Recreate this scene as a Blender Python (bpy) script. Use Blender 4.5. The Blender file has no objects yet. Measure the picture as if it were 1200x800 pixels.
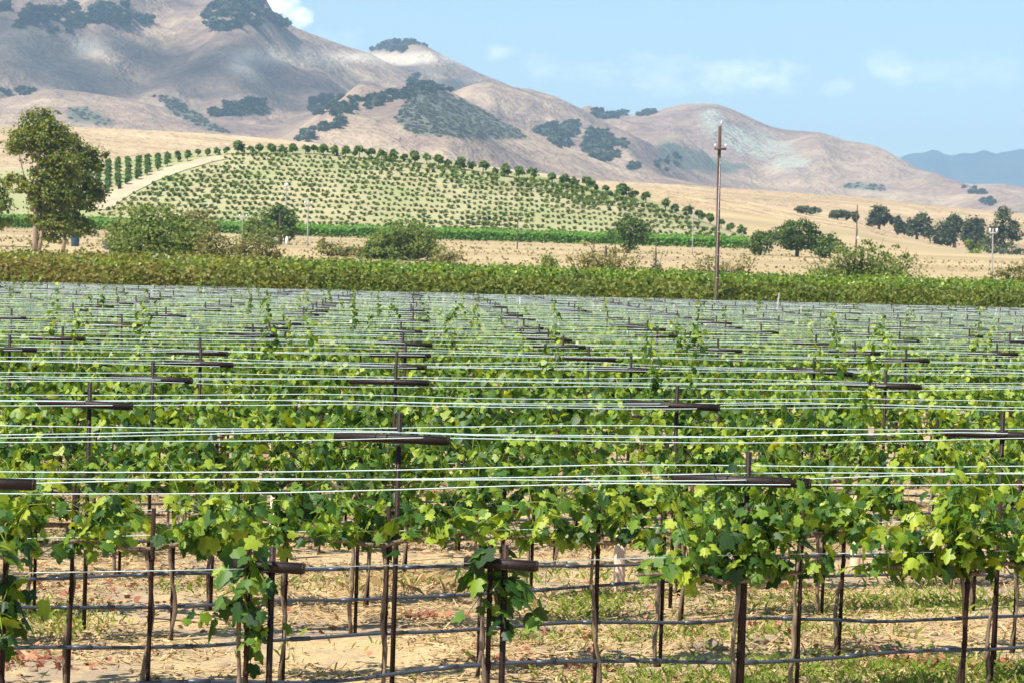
import bpy, math, random
import numpy as np
from mathutils import Matrix, Vector

random.seed(7)
RNG = np.random.default_rng(11)
SC = bpy.context.scene
COL = SC.collection
R = math.radians

# ------------------------------------------------------------------ camera
CAM_H, FPX = 2.56, 2800.0
PITCH, ROLL = 1.75, 1.75
Rm = (Matrix.Rotation(R(90 - PITCH), 4, 'X') @ Matrix.Rotation(R(ROLL), 4, 'Z'))
cam_d = bpy.data.cameras.new('camera')
cam = bpy.data.objects.new('camera', cam_d)
COL.objects.link(cam)
cam.matrix_world = Matrix.Translation((0, 0, CAM_H)) @ Rm
cam_d.sensor_width = 36
cam_d.lens = 36 * FPX / 1200
cam_d.clip_start, cam_d.clip_end = 0.1, 60000
cam_d.dof.use_dof = True
cam_d.dof.focus_distance = 15.0
cam_d.dof.aperture_fstop = 13
SC.camera = cam
RN = np.array(Rm.to_3x3())


def ray(px, py):
    """u = x/y and w = (z - camera height)/y of the line of sight through a point of the photograph"""
    v = RN @ np.array([(px - 600) / FPX, -(py - 400) / FPX, -1.0])
    return v[0] / v[1], v[2] / v[1]


# ------------------------------------------------------------------ noise
_P = RNG.random((256, 256))


def vnoise(x, y):
    x = np.asarray(x, float); y = np.asarray(y, float)
    xi = np.floor(x).astype(int); yi = np.floor(y).astype(int)
    fx = x - xi; fy = y - yi
    fx = fx * fx * (3 - 2 * fx); fy = fy * fy * (3 - 2 * fy)
    g = lambda a, b: _P[a & 255, b & 255]
    return (g(xi, yi) * (1 - fx) + g(xi + 1, yi) * fx) * (1 - fy) + (g(xi, yi + 1) * (1 - fx) + g(xi + 1, yi + 1) * fx) * fy - .5


def fbm(x, y, o=5, gain=.5):
    s = 0; a = 1.0
    for i in range(o):
        s = s + a * vnoise(x * 2 ** i + 17.3 * i, y * 2 ** i + 5.1 * i); a *= gain
    return s


def sstep(t):
    t = np.clip(t, 0, 1); return t * t * (3 - 2 * t)


# ------------------------------------------------------------------ terrain
GY = [-60, 0, 88, 95, 150, 300, 400, 440, 480, 620, 1000, 9000]
GZ = [0, 0, 0, .06, .48, 4.5, 6.9, 7.8, 8.2, 9.0, 10, 10]


def curve(pts, D):
    """crest line seen in the photograph -> height of a crest at distance D as a function of u"""
    us, zs = [], []
    for px, py in pts:
        u, w = ray(px, py); us.append(u); zs.append(CAM_H + w * D)
    return np.array(us), np.array(zs)


VH = curve([(-300, 222), (-100, 207), (0, 200), (100, 192), (200, 181), (280, 174.5), (330, 173), (400, 176.5), (500, 186), (600, 201.5), (700, 219),
            (760, 234), (800, 248), (850, 268), (890, 281), (930, 292), (980, 303), (1100, 316), (1500, 330)], 540)
SPUR = curve([(-300, 215), (300, 215), (600, 215), (700, 218), (800, 224), (860, 232), (935, 247), (1010, 260), (1045, 272), (1100, 286), (1150, 296), (1200, 302), (1300, 312), (1600, 325)], 720)
GOLD = curve([(-600, 140), (0, 146), (130, 150), (250, 156), (330, 163), (400, 171), (500, 184), (600, 198), (700, 211), (800, 216), (900, 223), (1000, 230), (1100, 241), (1200, 250), (1500, 285)], 1250)
LAYERS = []   # (crest, D, front width, back width, foot)
LAYERS.append((curve([(-700, 60), (-300, -20), (-100, -45), (60, -40), (160, -24), (226, 0), (262, -2), (300, 3), (322, 22), (350, 38), (380, 48), (410, 58), (432, 63), (470, 82), (520, 110), (560, 132), (620, 158), (700, 185), (800, 215), (1200, 260)], 3300), 3300, 1500, 900, 50))
LAYERS.append((curve([(-700, 200), (200, 120), (330, 95), (400, 72), (437, 59), (455, 52), (470, 49), (488, 51), (503, 56), (530, 70), (560, 85), (592, 98), (640, 122), (700, 150), (800, 195), (1000, 240), (1200, 260)], 4000), 4000, 1400, 800, 60))
LAYERS.append((curve([(-700, 240), (300, 190), (420, 150), (480, 125), (520, 112), (545, 106), (575, 102), (600, 102), (622, 105), (650, 113), (688, 131), (715, 146), (760, 168), (820, 192), (900, 215), (1200, 260)], 3000), 3000, 1000, 700, 50))
LAYERS.append((curve([(-700, 260), (500, 190), (600, 160), (650, 140), (690, 132), (712, 134), (742, 135), (770, 130), (800, 122.5), (825, 121), (843, 123), (862, 130), (890, 143), (905, 149), (922, 152.5), (945, 154), (963, 156), (990, 168), (1008, 171), (1022, 173), (1038, 180), (1052, 188), (1080, 202), (1110, 213), (1140, 217), (1175, 216), (1200, 220), (1500, 250)], 3500), 3500, 1300, 900, 55))
LAYERS.append((curve([(-700, 170), (-100, 125), (0, 116), (60, 104), (100, 108), (150, 116), (200, 128), (260, 140), (330, 152), (400, 122), (440, 108), (480, 98), (500, 99), (525, 106), (560, 124), (600, 145), (650, 168), (700, 184), (760, 203), (850, 225), (1200, 262)], 2300), 2300, 800, 420, 45))


def Z(x, y):
    x = np.asarray(x, float); y = np.asarray(y, float)
    yy = np.maximum(y, 1.0); u = x / yy
    yq = y - x * .4348 * (1 - sstep((y - 170) / 160)) * sstep((y - 20) / 40)
    g = np.interp(yq, GY, GZ)
    near = np.clip(1 - y / 120, 0, 1)
    g = g + .05 * fbm(x * .5, y * .5, 3) * near + .25 * fbm(x * .02 + 9, y * .02, 3) * np.clip((y - 95) / 80, 0, 1) * np.clip((900 - y) / 300, 0, 1)
    # vineyard hill
    b = np.interp(yq, GY, GZ)
    zt = np.interp(u, *VH)
    t = (y - 452) / 88
    s = np.where(t < 1, np.sin(np.clip(t, 0, 1) * math.pi / 2) ** 1.15, np.cos(np.clip((y - 540) / 90, 0, 1) * math.pi / 2))
    g = np.maximum(g, b - .3 + (zt - b + .3) * s)
    # golden spur and golden foothill
    zs = np.interp(u, *SPUR)
    t = (y - 455) / (720 - 455)
    s = np.where(t < 1, sstep(t * .75 + .0) / sstep(.75), 1 - .5 * sstep((y - 720) / 260))
    g = np.where(y > 455, np.maximum(g, b - .2 + (zs - b) * s * (u > -10)), g)
    zg = np.interp(u, *GOLD)
    t = (y - 640) / 610
    s = np.where(t < 1, np.clip(t, 0, 1) ** 1.25, 1 - .25 * sstep((y - 1250) / 500))
    g = np.where(y > 640, np.maximum(g, b - .2 + (zg - b) * s + 1.6 * fbm(x * .012, y * .006, 3) * sstep(t * 2) * sstep((1 - t) * 3)), g)
    # hills
    far = g
    n1 = fbm(x * .0042 + 3, y * .0016 + 8, 5)
    n2 = np.abs(fbm(x * .0028 + 40, y * .0010 + 2, 4)) * 2
    for (cu, cz), D, wf, wb, foot in LAYERS:
        zc = np.interp(u, cu, cz)
        t = (y - (D - wf)) / wf
        tc = np.clip(t, 0, 1)
        s = np.where(t < 1, .35 * tc + .65 * sstep(tc), 1 - .6 * sstep((y - D) / wb))
        inner = np.clip((1 - t) * 4, 0, 1) * np.clip(t * 4, 0, 1)
        zl = foot + (zc - foot) * s
        zl = zl + np.where((t > 0) & (t < 1), (n1 * 50 - n2 * 74 + 22 + 9 * fbm(x * .016, y * .006 + 3, 4)) * inner * np.clip((zc - foot) / 180, .15, 1.2), 0)
        zl = np.where(t < 0, -100, zl)
        k = 10.0
        hh = np.clip(.5 + .5 * (zl - far) / k, 0, 1)
        sm = far * (1 - hh) + zl * hh + k * hh * (1 - hh) * .5
        far = np.where(y > 1260, sm, far)
    return far


def hit(px, py, d0=6.0, d1=9000):
    """where the line of sight through a photograph point meets the terrain"""
    u, w = ray(px, py)
    d = np.geomspace(d0, d1, 1800)
    f = Z(u * d, d) - (CAM_H + w * d)
    i = np.argmax(f > 0)
    if not f[i] > 0:
        return None
    a, b = d[max(i - 1, 0)], d[i]
    for _ in range(12):
        m = (a + b) / 2
        if Z(u * m, m) - (CAM_H + w * m) > 0: b = m
        else: a = m
    return np.array([u * b, b, float(Z(u * b, b))])


# ------------------------------------------------------------------ mesh helpers
def mesh_obj(name, verts, faces, mat, parent=None, smooth=False):
    """verts (n,3) array, faces = (m,k) array or list of arrays: one mesh object"""
    fl = faces if isinstance(faces, list) else [faces]
    fl = [np.asarray(f, int) for f in fl if len(f)]
    me = bpy.data.meshes.new(name)
    verts = np.asarray(verts, float)
    me.vertices.add(len(verts)); me.vertices.foreach_set('co', verts.ravel())
    nl = sum(f.size for f in fl); npoly = sum(len(f) for f in fl)
    me.loops.add(nl); me.polygons.add(npoly)
    me.loops.foreach_set('vertex_index', np.concatenate([f.ravel() for f in fl]))
    tot = np.concatenate([np.full(len(f), f.shape[1]) for f in fl])
    st = np.concatenate([[0], np.cumsum(tot)[:-1]])
    me.polygons.foreach_set('loop_start', st)
    if smooth: me.polygons.foreach_set('use_smooth', np.ones(npoly, bool))
    me.update(calc_edges=True)
    me.materials.append(mat)
    o = bpy.data.objects.new(name, me)
    COL.objects.link(o)
    if parent: o.parent = parent
    return o


class MB:
    """collects tubes, boxes and quads into one mesh"""
    def __init__(s): s.v, s.q, s.n = [], {}, 0
    def add(s, v, f):
        v = np.asarray(v, float); f = np.asarray(f, int)
        s.v.append(v); s.q.setdefault(f.shape[1], []).append(f + s.n); s.n += len(v)
    def box(s, c, size, rz=0.0):
        sx, sy, sz = [a / 2 for a in size]
        v = np.array([[x, y, z] for z in (-sz, sz) for x, y in ((-sx, -sy), (sx, -sy), (sx, sy), (-sx, sy))])
        c_, s_ = math.cos(rz), math.sin(rz)
        v = v @ np.array([[c_, s_, 0], [-s_, c_, 0], [0, 0, 1]]) + np.array(c)
        s.add(v, [[0, 3, 2, 1], [4, 5, 6, 7], [0, 1, 5, 4], [1, 2, 6, 5], [2, 3, 7, 6], [3, 0, 4, 7]])
    def tube(s, pts, rad, k=6, cap=True):
        pts = np.asarray(pts, float); n = len(pts)
        rad = np.broadcast_to(np.asarray(rad, float), (n,))
        t = np.gradient(pts, axis=0); t /= np.linalg.norm(t, axis=1)[:, None] + 1e-9
        ref = np.where(np.abs(t[:, 2:3]) > .9, np.array([[1., 0, 0]]), np.array([[0, 0, 1.]]))
        a = np.cross(t, ref); a /= np.linalg.norm(a, axis=1)[:, None] + 1e-9
        b = np.cross(t, a)
        an = np.arange(k) * 2 * math.pi / k
        v = pts[:, None] + rad[:, None, None] * (a[:, None] * np.cos(an)[None, :, None] + b[:, None] * np.sin(an)[None, :, None])
        i = np.arange(n - 1)[:, None] * k; j = np.arange(k)[None]; jn = (j + 1) % k
        f = np.stack([i + j, i + jn, i + k + jn, i + k + j], -1).reshape(-1, 4)
        base = s.n
        s.add(v.reshape(-1, 3), f)
        if cap:
            s.q.setdefault(k, []).append(np.array([np.arange(k)[::-1] + base, np.arange(k) + base + (n - 1) * k]))
    def build(s, name, mat, parent=None, smooth=False):
        return mesh_obj(name, np.concatenate(s.v), [np.concatenate(f) for f in s.q.values()], mat, parent, smooth)


def tag(o, label=None, cat=None, group=None, kind=None):
    if label: o['label'] = label
    if cat: o['category'] = cat
    if group: o['group'] = group
    if kind: o['kind'] = kind
    return o


def thing(name, label, cat, loc=(0, 0, 0), rz=0.0, group=None):
    o = bpy.data.objects.new(name, None); COL.objects.link(o)
    o.empty_display_size = .1
    o.location = loc; o.rotation_euler = (0, 0, rz)
    return tag(o, label, cat, group)


ORD = ['zeroth', 'first', 'second', 'third', 'fourth', 'fifth', 'sixth', 'seventh', 'eighth', 'ninth', 'tenth', 'eleventh', 'twelfth', 'thirteenth', 'fourteenth',
       'fifteenth', 'sixteenth', 'seventeenth', 'eighteenth', 'nineteenth', 'twentieth', 'twenty-first', 'twenty-second', 'twenty-third', 'twenty-fourth', 'twenty-fifth',
       'twenty-sixth', 'twenty-seventh', 'twenty-eighth', 'twenty-ninth', 'thirtieth']
ORD += ['thirty-' + w for w in ORD[1:10]] + ['fortieth'] + ['forty-' + w for w in ORD[1:10]] + ['fiftieth']


# ------------------------------------------------------------------ materials
class NT:
    def __init__(s, name):
        s.m = bpy.data.materials.new(name); s.m.use_nodes = True
        s.t = s.m.node_tree; s.t.nodes.clear()
        s.out = s.n('ShaderNodeOutputMaterial')
    def n(s, t, **kw):
        nd = s.t.nodes.new(t)
        for k, v in kw.items():
            if hasattr(nd, k): setattr(nd, k, v)
        return nd
    def l(s, a, b): s.t.links.new(a, b)
    def noise(s, scale, detail=4, rough=.6, vec=None, dist=0):
        nd = s.n('ShaderNodeTexNoise'); nd.inputs['Scale'].default_value = scale; nd.inputs['Detail'].default_value = detail
        nd.inputs['Roughness'].default_value = rough; nd.inputs['Distortion'].default_value = dist
        if vec is not None: s.l(vec, nd.inputs['Vector'])
        return nd.outputs['Fac']
    def ramp(s, fac, stops, interp='LINEAR'):
        nd = s.n('ShaderNodeValToRGB'); nd.color_ramp.interpolation = interp
        e = nd.color_ramp.elements
        while len(e) < len(stops): e.new(.5)
        for i, (p, c) in enumerate(stops):
            e[i].position = p; e[i].color = (*c, 1) if len(c) == 3 else c
        s.l(fac, nd.inputs['Fac']); return nd.outputs['Color']
    def mix(s, fac, a, b, mode='MIX'):
        nd = s.n('ShaderNodeMix', data_type='RGBA', blend_type=mode)
        for sock, v in ((nd.inputs[0], fac), (nd.inputs[6], a), (nd.inputs[7], b)):
            if isinstance(v, (int, float)): sock.default_value = v
            elif isinstance(v, tuple): sock.default_value = (*v, 1)
            else: s.l(v, sock)
        return nd.outputs[2]
    def math(s, op, a, b=0.0, clamp=False):
        nd = s.n('ShaderNodeMath', operation=op, use_clamp=clamp)
        for sock, v in ((nd.inputs[0], a), (nd.inputs[1], b)):
            if isinstance(v, (int, float)): sock.default_value = v
            else: s.l(v, sock)
        return nd.outputs[0]
    def bsdf(s, col, rough=.8, spec=.3, metal=0.0, bump=None, bs=.3, bd=.02):
        p = s.n('ShaderNodeBsdfPrincipled')
        if isinstance(col, tuple): p.inputs['Base Color'].default_value = (*col, 1)
        else: s.l(col, p.inputs['Base Color'])
        p.inputs['Roughness'].default_value = rough; p.inputs['Specular IOR Level'].default_value = spec; p.inputs['Metallic'].default_value = metal
        if bump is not None:
            b = s.n('ShaderNodeBump'); b.inputs['Strength'].default_value = bs; b.inputs['Distance'].default_value = bd
            s.l(bump, b.inputs['Height']); s.l(b.outputs[0], p.inputs['Normal'])
        return p.outputs[0]
    def done(s, sh): s.l(sh, s.out.inputs['Surface']); return s.m


def leaf_mat(name, cols, trans=.4, tcol=(1.25, 1.15, .5), rough=.5, spec=.25, nscale=.6, world=False, red=False):
    """per-leaf colour variation (random per island) plus a slow drift through the crown"""
    m = NT(name)
    geo = m.n('ShaderNodeNewGeometry'); oi = m.n('ShaderNodeObjectInfo'); tc = m.n('ShaderNodeTexCoord')
    nz = m.noise(nscale, 3, .6, geo.outputs['Position'] if world else tc.outputs['Object'])
    f = m.math('ADD', m.math('MULTIPLY', geo.outputs['Random Per Island'], .72), m.math('MULTIPLY', m.math('SUBTRACT', nz, .36), .8))
    f = m.math('ADD', f, m.math('MULTIPLY', m.math('SUBTRACT', oi.outputs['Random'], .5), .22), True)
    k = len(cols)
    c = m.ramp(f, [(.05 + .9 * i / (k - 1), cc) for i, cc in enumerate(cols)])
    c = m.mix(m.math('MULTIPLY', m.ramp(m.noise(nscale * 28, 3, .7, geo.outputs['Position']), [(.35, (0, 0, 0)), (.75, (1, 1, 1))]), .35), c, m.mix(1.0, c, (1.5, 1.35, 1.0), 'MULTIPLY'))
    if red:
        sx_ = m.n('ShaderNodeSeparateXYZ'); m.l(geo.outputs['Position'], sx_.inputs[0])
        lim = m.math('MULTIPLY', m.math('ADD', m.math('MULTIPLY', sx_.outputs[0], -.11), -.55), m.ramp(m.noise(.35, 4, .6, geo.outputs['Position']), [(.38, (0, 0, 0)), (.62, (1, 1, 1))]), True)
        c = m.mix(m.math('MULTIPLY', lim, .42), c, (.30, .14, .055))
    sh = m.bsdf(c, rough, spec)
    tr = m.n('ShaderNodeBsdfTranslucent')
    m.l(m.mix(1.0, c, tcol, 'MULTIPLY'), tr.inputs['Color'])
    mx = m.n('ShaderNodeMixShader'); mx.inputs[0].default_value = trans
    m.l(sh, mx.inputs[1]); m.l(tr.outputs[0], mx.inputs[2])
    return m.done(mx.outputs[0])


M = {}
M['vine'] = leaf_mat('vine_leaf', [(.014, .045, .007), (.028, .080, .010), (.060, .140, .015), (.15, .25, .024), (.29, .385, .036), (.38, .43, .05)], .36, (1.6, 1.35, .3), .48, .4, 1.6)
M['vine_far'] = leaf_mat('vine_leaf_far', [(.03, .075, .012), (.07, .15, .018), (.15, .25, .028), (.26, .35, .042), (.36, .41, .06)], .40, (1.4, 1.25, .4), .4, .45, 1.2)
M['block_green'] = leaf_mat('block_leaf_green', [(.03, .075, .012), (.07, .15, .018), (.15, .25, .028), (.26, .35, .042), (.36, .41, .06)], .40, (1.4, 1.25, .4), .4, .45, 1.2, red=True)
M['block'] = leaf_mat('block_leaf', [(.05, .08, .012), (.095, .135, .02), (.15, .185, .03), (.21, .22, .04), (.26, .21, .055)], .35, (1.2, 1.1, .5), .5, .25, .5, red=True)
M['block_red'] = leaf_mat('block_leaf_red', [(.05, .09, .015), (.11, .15, .03), (.18, .17, .045), (.26, .15, .06), (.30, .13, .07)], .3, (1.2, 1.0, .5), .5, .25, .35)
M['green_row'] = leaf_mat('green_row_leaf', [(.09, .21, .03), (.15, .31, .04), (.22, .38, .055)], .45, (1.2, 1.2, .5), .5, .25, .3)
M['euc'] = leaf_mat('eucalyptus_leaf', [(.065, .10, .018), (.125, .165, .03), (.21, .245, .042), (.32, .335, .065)], .5, (1.2, 1.1, .5), .5, .3, .35)
M['oak'] = leaf_mat('oak_leaf', [(.045, .085, .02), (.075, .13, .028), (.12, .18, .035), (.17, .22, .05)], .4, (1.1, 1.1, .6), .5, .25, .4)
M['willow'] = leaf_mat('willow_leaf', [(.10, .15, .032), (.165, .225, .05), (.245, .295, .075), (.32, .35, .105)], .5, (1.1, 1.1, .6), .5, .25, .4)
M['olive'] = leaf_mat('olive_brush_leaf', [(.13, .145, .045), (.20, .205, .07), (.29, .265, .105), (.36, .30, .13)], .45, (1.1, 1.1, .6), .6, .2, .5)
M['dark_tree'] = leaf_mat('dark_tree_leaf', [(.04, .06, .03), (.065, .09, .042), (.095, .12, .055), (.13, .15, .075)], .3, (1.1, 1.1, .7), .55, .25, .3)
M['hill_oak'] = leaf_mat('hill_oak_leaf', [(.035, .05, .024), (.05, .07, .032), (.075, .095, .045)], .2, (1.1, 1.1, .7), .6, .2, .02, True)
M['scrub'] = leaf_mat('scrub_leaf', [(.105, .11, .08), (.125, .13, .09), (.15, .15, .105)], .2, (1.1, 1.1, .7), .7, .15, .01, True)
M['sapling'] = leaf_mat('sapling_leaf', [(.12, .175, .03), (.19, .26, .05), (.27, .33, .075)], .5, (1.1, 1.1, .6), .5, .25, .3)
M['weed'] = leaf_mat('weed_leaf', [(.12, .20, .03), (.19, .29, .045), (.29, .36, .065), (.42, .38, .13)], .45, (1.1, 1.1, .5), .6, .2, 1.0, True)
M['straw'] = leaf_mat('straw', [(.24, .155, .075), (.38, .26, .125), (.50, .36, .18), (.60, .46, .26)], .1, (1, 1, .8), .8, .15, 1.0, True)
M['redleaf'] = leaf_mat('dry_red_leaf', [(.20, .07, .045), (.32, .12, .085), (.42, .2, .12), (.50, .30, .17)], .2, (1.1, .9, .7), .7, .2, 1.0, True)


def bark_mat(name, a, b, scale=30):
    m = NT(name); tc = m.n('ShaderNodeTexCoord')
    mp = m.n('ShaderNodeMapping'); mp.inputs['Scale'].default_value = (1, 1, .18); m.l(tc.outputs['Object'], mp.inputs['Vector'])
    f = m.noise(scale, 5, .7, mp.outputs[0])
    return m.done(m.bsdf(m.ramp(f, [(.3, a), (.7, b)]), .9, .15, 0, f, .6, .02))


M['trunk'] = bark_mat('vine_bark', (.04, .026, .018), (.34, .25, .18), 40)
M['stake'] = bark_mat('rusty_stake', (.012, .008, .008), (.055, .026, .018), 25)
M['euc_bark'] = bark_mat('eucalyptus_bark', (.16, .10, .07), (.52, .40, .29), 2)
M['bark'] = bark_mat('grey_bark', (.05, .04, .03), (.14, .11, .085), 5)
M['pole'] = bark_mat('pole_wood', (.06, .036, .028), (.16, .10, .078), 6)
M['greypole'] = bark_mat('weathered_pole', (.26, .24, .23), (.42, .40, .38), 5)


def rust_mat():
    m = NT('rusted_steel'); tc = m.n('ShaderNodeTexCoord')
    f = m.noise(9, 6, .7, tc.outputs['Object']); g = m.noise(70, 3, .6, tc.outputs['Object'])
    c = m.ramp(f, [(.3, (.007, .004, .003)), (.52, (.020, .008, .006)), (.74, (.085, .03, .016))])
    return m.done(m.bsdf(c, .62, .4, .0, g, .25, .004))


M['rust'] = rust_mat()


def plain(name, col, rough=.6, spec=.4, metal=0.0, var=.15, scale=8):
    m = NT(name); tc = m.n('ShaderNodeTexCoord')
    f = m.noise(scale, 4, .6, tc.outputs['Object'])
    lo = tuple(c * (1 - var) for c in col); hi = tuple(min(1, c * (1 + var)) for c in col)
    return m.done(m.bsdf(m.ramp(f, [(.3, lo), (.7, hi)]), rough, spec, metal))


M['wire'] = plain('galvanised_wire', (.76, .90, .87), .35, .6, .1, .10, 3)
M['hose'] = plain('drip_hose_plastic', (.045, .055, .075), .38, .5, 0, .3, 2)
M['tube'] = plain('grow_tube_plastic', (.76, .52, .37), .5, .4, 0, .08, 5)
M['white'] = plain('white_paint', (.8, .8, .78), .5, .4, 0, .05)
M['bluepaint'] = plain('blue_car_paint', (.03, .055, .11), .3, .5)
M['glass'] = plain('dark_glass', (.02, .025, .03), .1, .6)
M['rubber'] = plain('tyre_rubber', (.02, .02, .02), .8, .2)
M['steel'] = plain('grey_steel', (.45, .46, .47), .45, .5, .3)
M['dirtroad'] = plain('dirt_track', (.46, .36, .235), .95, .1, 0, .15, .2)


def ground_mat():
    m = NT('dry_vineyard_soil'); geo = m.n('ShaderNodeNewGeometry'); P = geo.outputs['Position']
    big = m.noise(.55, 5, .65, P); mid = m.noise(2.6, 6, .7, P, .3); fine = m.noise(26, 5, .75, P); grit = m.noise(120, 3, .7, P)
    straw = m.ramp(fine, [(.28, (.32, .215, .105)), (.5, (.53, .375, .19)), (.72, (.70, .54, .31))])
    soil = m.ramp(grit, [(.3, (.26, .19, .125)), (.7, (.46, .355, .24))])
    c = m.mix(m.ramp(m.math('ADD', m.math('MULTIPLY', mid, .6), m.math('MULTIPLY', big, .4)), [(.46, (0, 0, 0)), (.56, (1, 1, 1))]), straw, soil)
    red = m.ramp(m.noise(1.9, 5, .7, P), [(.62, (0, 0, 0)), (.70, (1, 1, 1))])
    c = m.mix(m.math('MULTIPLY', m.math('MULTIPLY', red, fine), .5), c, (.33, .13, .075))
    # beyond the vines: mown gold field, worn dusty bands
    at = m.n('ShaderNodeSeparateXYZ'); m.l(P, at.inputs[0])
    fld = m.noise(.035, 5, .6, P); fl2 = m.noise(.5, 4, .7, P)
    mp = m.n('ShaderNodeMapping'); mp.inputs['Scale'].default_value = (.004, .05, .05); m.l(P, mp.inputs['Vector'])
    bands = m.noise(1, 4, .6, mp.outputs[0])
    gold = m.ramp(m.math('ADD', m.math('MULTIPLY', fld, .45), m.math('MULTIPLY', bands, .55)), [(.36, (.29, .215, .12)), (.5, (.41, .31, .165)), (.62, (.50, .38, .205))])
    gold = m.mix(m.math('MULTIPLY', fl2, .35), gold, (.34, .26, .15))
    far = m.math('MULTIPLY', m.math('SUBTRACT', at.outputs['Y'], 86), .2, True)
    c = m.mix(far, c, gold)
    # pale earth of the terraced vineyard hill
    w = m.n('ShaderNodeAttribute'); w.attribute_name = 'hill'
    pale = m.ramp(m.noise(.12, 5, .65, P), [(.35, (.30, .27, .14)), (.65, (.43, .375, .215))])
    pale = m.mix(m.ramp(m.noise(.06, 5, .65, P), [(.45, (0, 0, 0)), (.62, (.7, .7, .7))]), pale, (.20, .25, .085))
    c = m.mix(w.outputs['Fac'], c, pale)
    h = m.math('ADD', m.math('MULTIPLY', fine, .5), m.math('ADD', m.math('MULTIPLY', grit, .2), mid))
    return m.done(m.bsdf(c, .95, .1, 0, h, .6, .04))


def hills_mat():
    m = NT('dry_hill_grass'); geo = m.n('ShaderNodeNewGeometry'); P = geo.outputs['Position']
    a = m.noise(.0035, 7, .62, P, .6); b = m.noise(.02, 6, .65, P, .3); c_ = m.noise(.12, 4, .6, P)
    f = m.math('ADD', m.math('MULTIPLY', a, .5), m.math('ADD', m.math('MULTIPLY', b, .32), m.math('MULTIPLY', c_, .18)))
    col = m.ramp(f, [(.34, (.115, .08, .075)), (.42, (.185, .13, .107)), (.50, (.28, .197, .142)), (.59, (.44, .325, .21))])
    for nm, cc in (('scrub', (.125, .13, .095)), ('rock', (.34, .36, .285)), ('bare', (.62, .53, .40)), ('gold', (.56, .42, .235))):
        at = m.n('ShaderNodeAttribute'); at.attribute_name = nm
        if nm == 'gold':
            g = m.ramp(m.math('ADD', m.math('MULTIPLY', m.noise(.008, 5, .6, P), .5), m.math('MULTIPLY', b, .5)), [(.38, (.37, .26, .15)), (.5, (.46, .33, .185)), (.62, (.55, .41, .24))])
            col = m.mix(at.outputs['Fac'], col, g)
        else:
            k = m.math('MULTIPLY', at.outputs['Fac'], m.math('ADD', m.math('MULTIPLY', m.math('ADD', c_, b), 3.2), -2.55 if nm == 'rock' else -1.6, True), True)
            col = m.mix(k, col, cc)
    return m.done(m.bsdf(col, .95, .1, 0, m.math('ADD', m.math('MULTIPLY', b, 3.0), c_), .8, 7.0))


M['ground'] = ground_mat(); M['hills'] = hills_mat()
mm = NT('far_forest'); g_ = mm.n('ShaderNodeNewGeometry')
M['mount'] = mm.done(mm.bsdf(mm.ramp(mm.noise(.006, 6, .65, g_.outputs['Position']), [(.35, (.03, .045, .03)), (.65, (.07, .085, .05))]), .95, .1))


# ------------------------------------------------------------------ setting: ground, hills, mountains
def sheet(name, mat, ys, ncol, hw0, hw1, smooth=True, zoff=0.0, zf=Z):
    t = np.linspace(-1, 1, ncol)
    X = t[None] * (hw0 + hw1 * np.maximum(ys, 0))[:, None]; Y = np.broadcast_to(ys[:, None], X.shape)
    V = np.stack([X, Y, zf(X, Y) + zoff], -1).reshape(-1, 3)
    i = np.arange(len(ys) - 1)[:, None] * ncol; j = np.arange(ncol - 1)[None]
    F = np.stack([i + j, i + j + 1, i + ncol + j + 1, i + ncol + j], -1).reshape(-1, 4)
    return mesh_obj(name, V, F, mat, None, smooth), V


def pattr(o, name, val):
    a = o.data.attributes.new(name, 'FLOAT', 'POINT'); a.data.foreach_set('value', np.asarray(val, float).astype(np.float32))


SEAM = 640.0
ys = np.concatenate([np.linspace(-40, 8, 20), np.linspace(8.3, 40, 150), np.linspace(40.5, 120, 90), np.linspace(122, 446, 110), np.linspace(448, 560, 90), np.linspace(564, SEAM, 26)])
ground, GV = sheet('ground', M['ground'], ys, 320, 30, .42)
tag(ground, kind='structure')
uu = GV[:, 0] / np.maximum(GV[:, 1], 1)
vh_w = sstep((GV[:, 1] - 447) / 8) * (np.interp(uu, *VH) > 11.5) * sstep((np.interp(uu, *VH) - 9) / 6) * (GV[:, 1] < 620)
bx_ = np.interp(GV[:, 1], GY, GZ)
is_vh = Z(GV[:, 0], GV[:, 1]) > (bx_ + (np.interp(uu, *SPUR) - bx_) * sstep(np.clip((GV[:, 1] - 455) / 265, 0, 1) * .75) / sstep(.75) + .5)
pattr(ground, 'hill', vh_w * is_vh)

ys = np.concatenate([np.linspace(SEAM, 1300, 90), np.linspace(1308, 2400, 130), np.linspace(2408, 4100, 190), np.linspace(4130, 5000, 26)])
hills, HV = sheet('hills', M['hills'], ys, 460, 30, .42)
tag(hills, kind='structure')


def to_px(V):
    d = np.asarray(V, float) - np.array([0, 0, CAM_H])
    c = d @ RN
    return 600 + FPX * c[:, 0] / -c[:, 2], 400 - FPX * c[:, 1] / -c[:, 2]


hx, hy = to_px(HV)


def inpoly(x, y, poly):
    ins = np.zeros(len(x), bool); n = len(poly)
    for i in range(n):
        x1, y1 = poly[i]; x2, y2 = poly[(i + 1) % n]
        c = ((y1 > y) != (y2 > y))
        with np.errstate(divide='ignore', invalid='ignore'):
            ins ^= c & (x < (x2 - x1) * (y - y1) / (y2 - y1 + 1e-12) + x1)
    return ins


def blur_attr(mask, shape, it=1):
    m = mask.reshape(shape).astype(float)
    for _ in range(it):
        p = np.pad(m, 1, mode='edge'); m = (p[1:-1, 1:-1] * 2 + p[:-2, 1:-1] + p[2:, 1:-1] + p[1:-1, :-2] + p[1:-1, 2:]) / 6
    return m.ravel()


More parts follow.
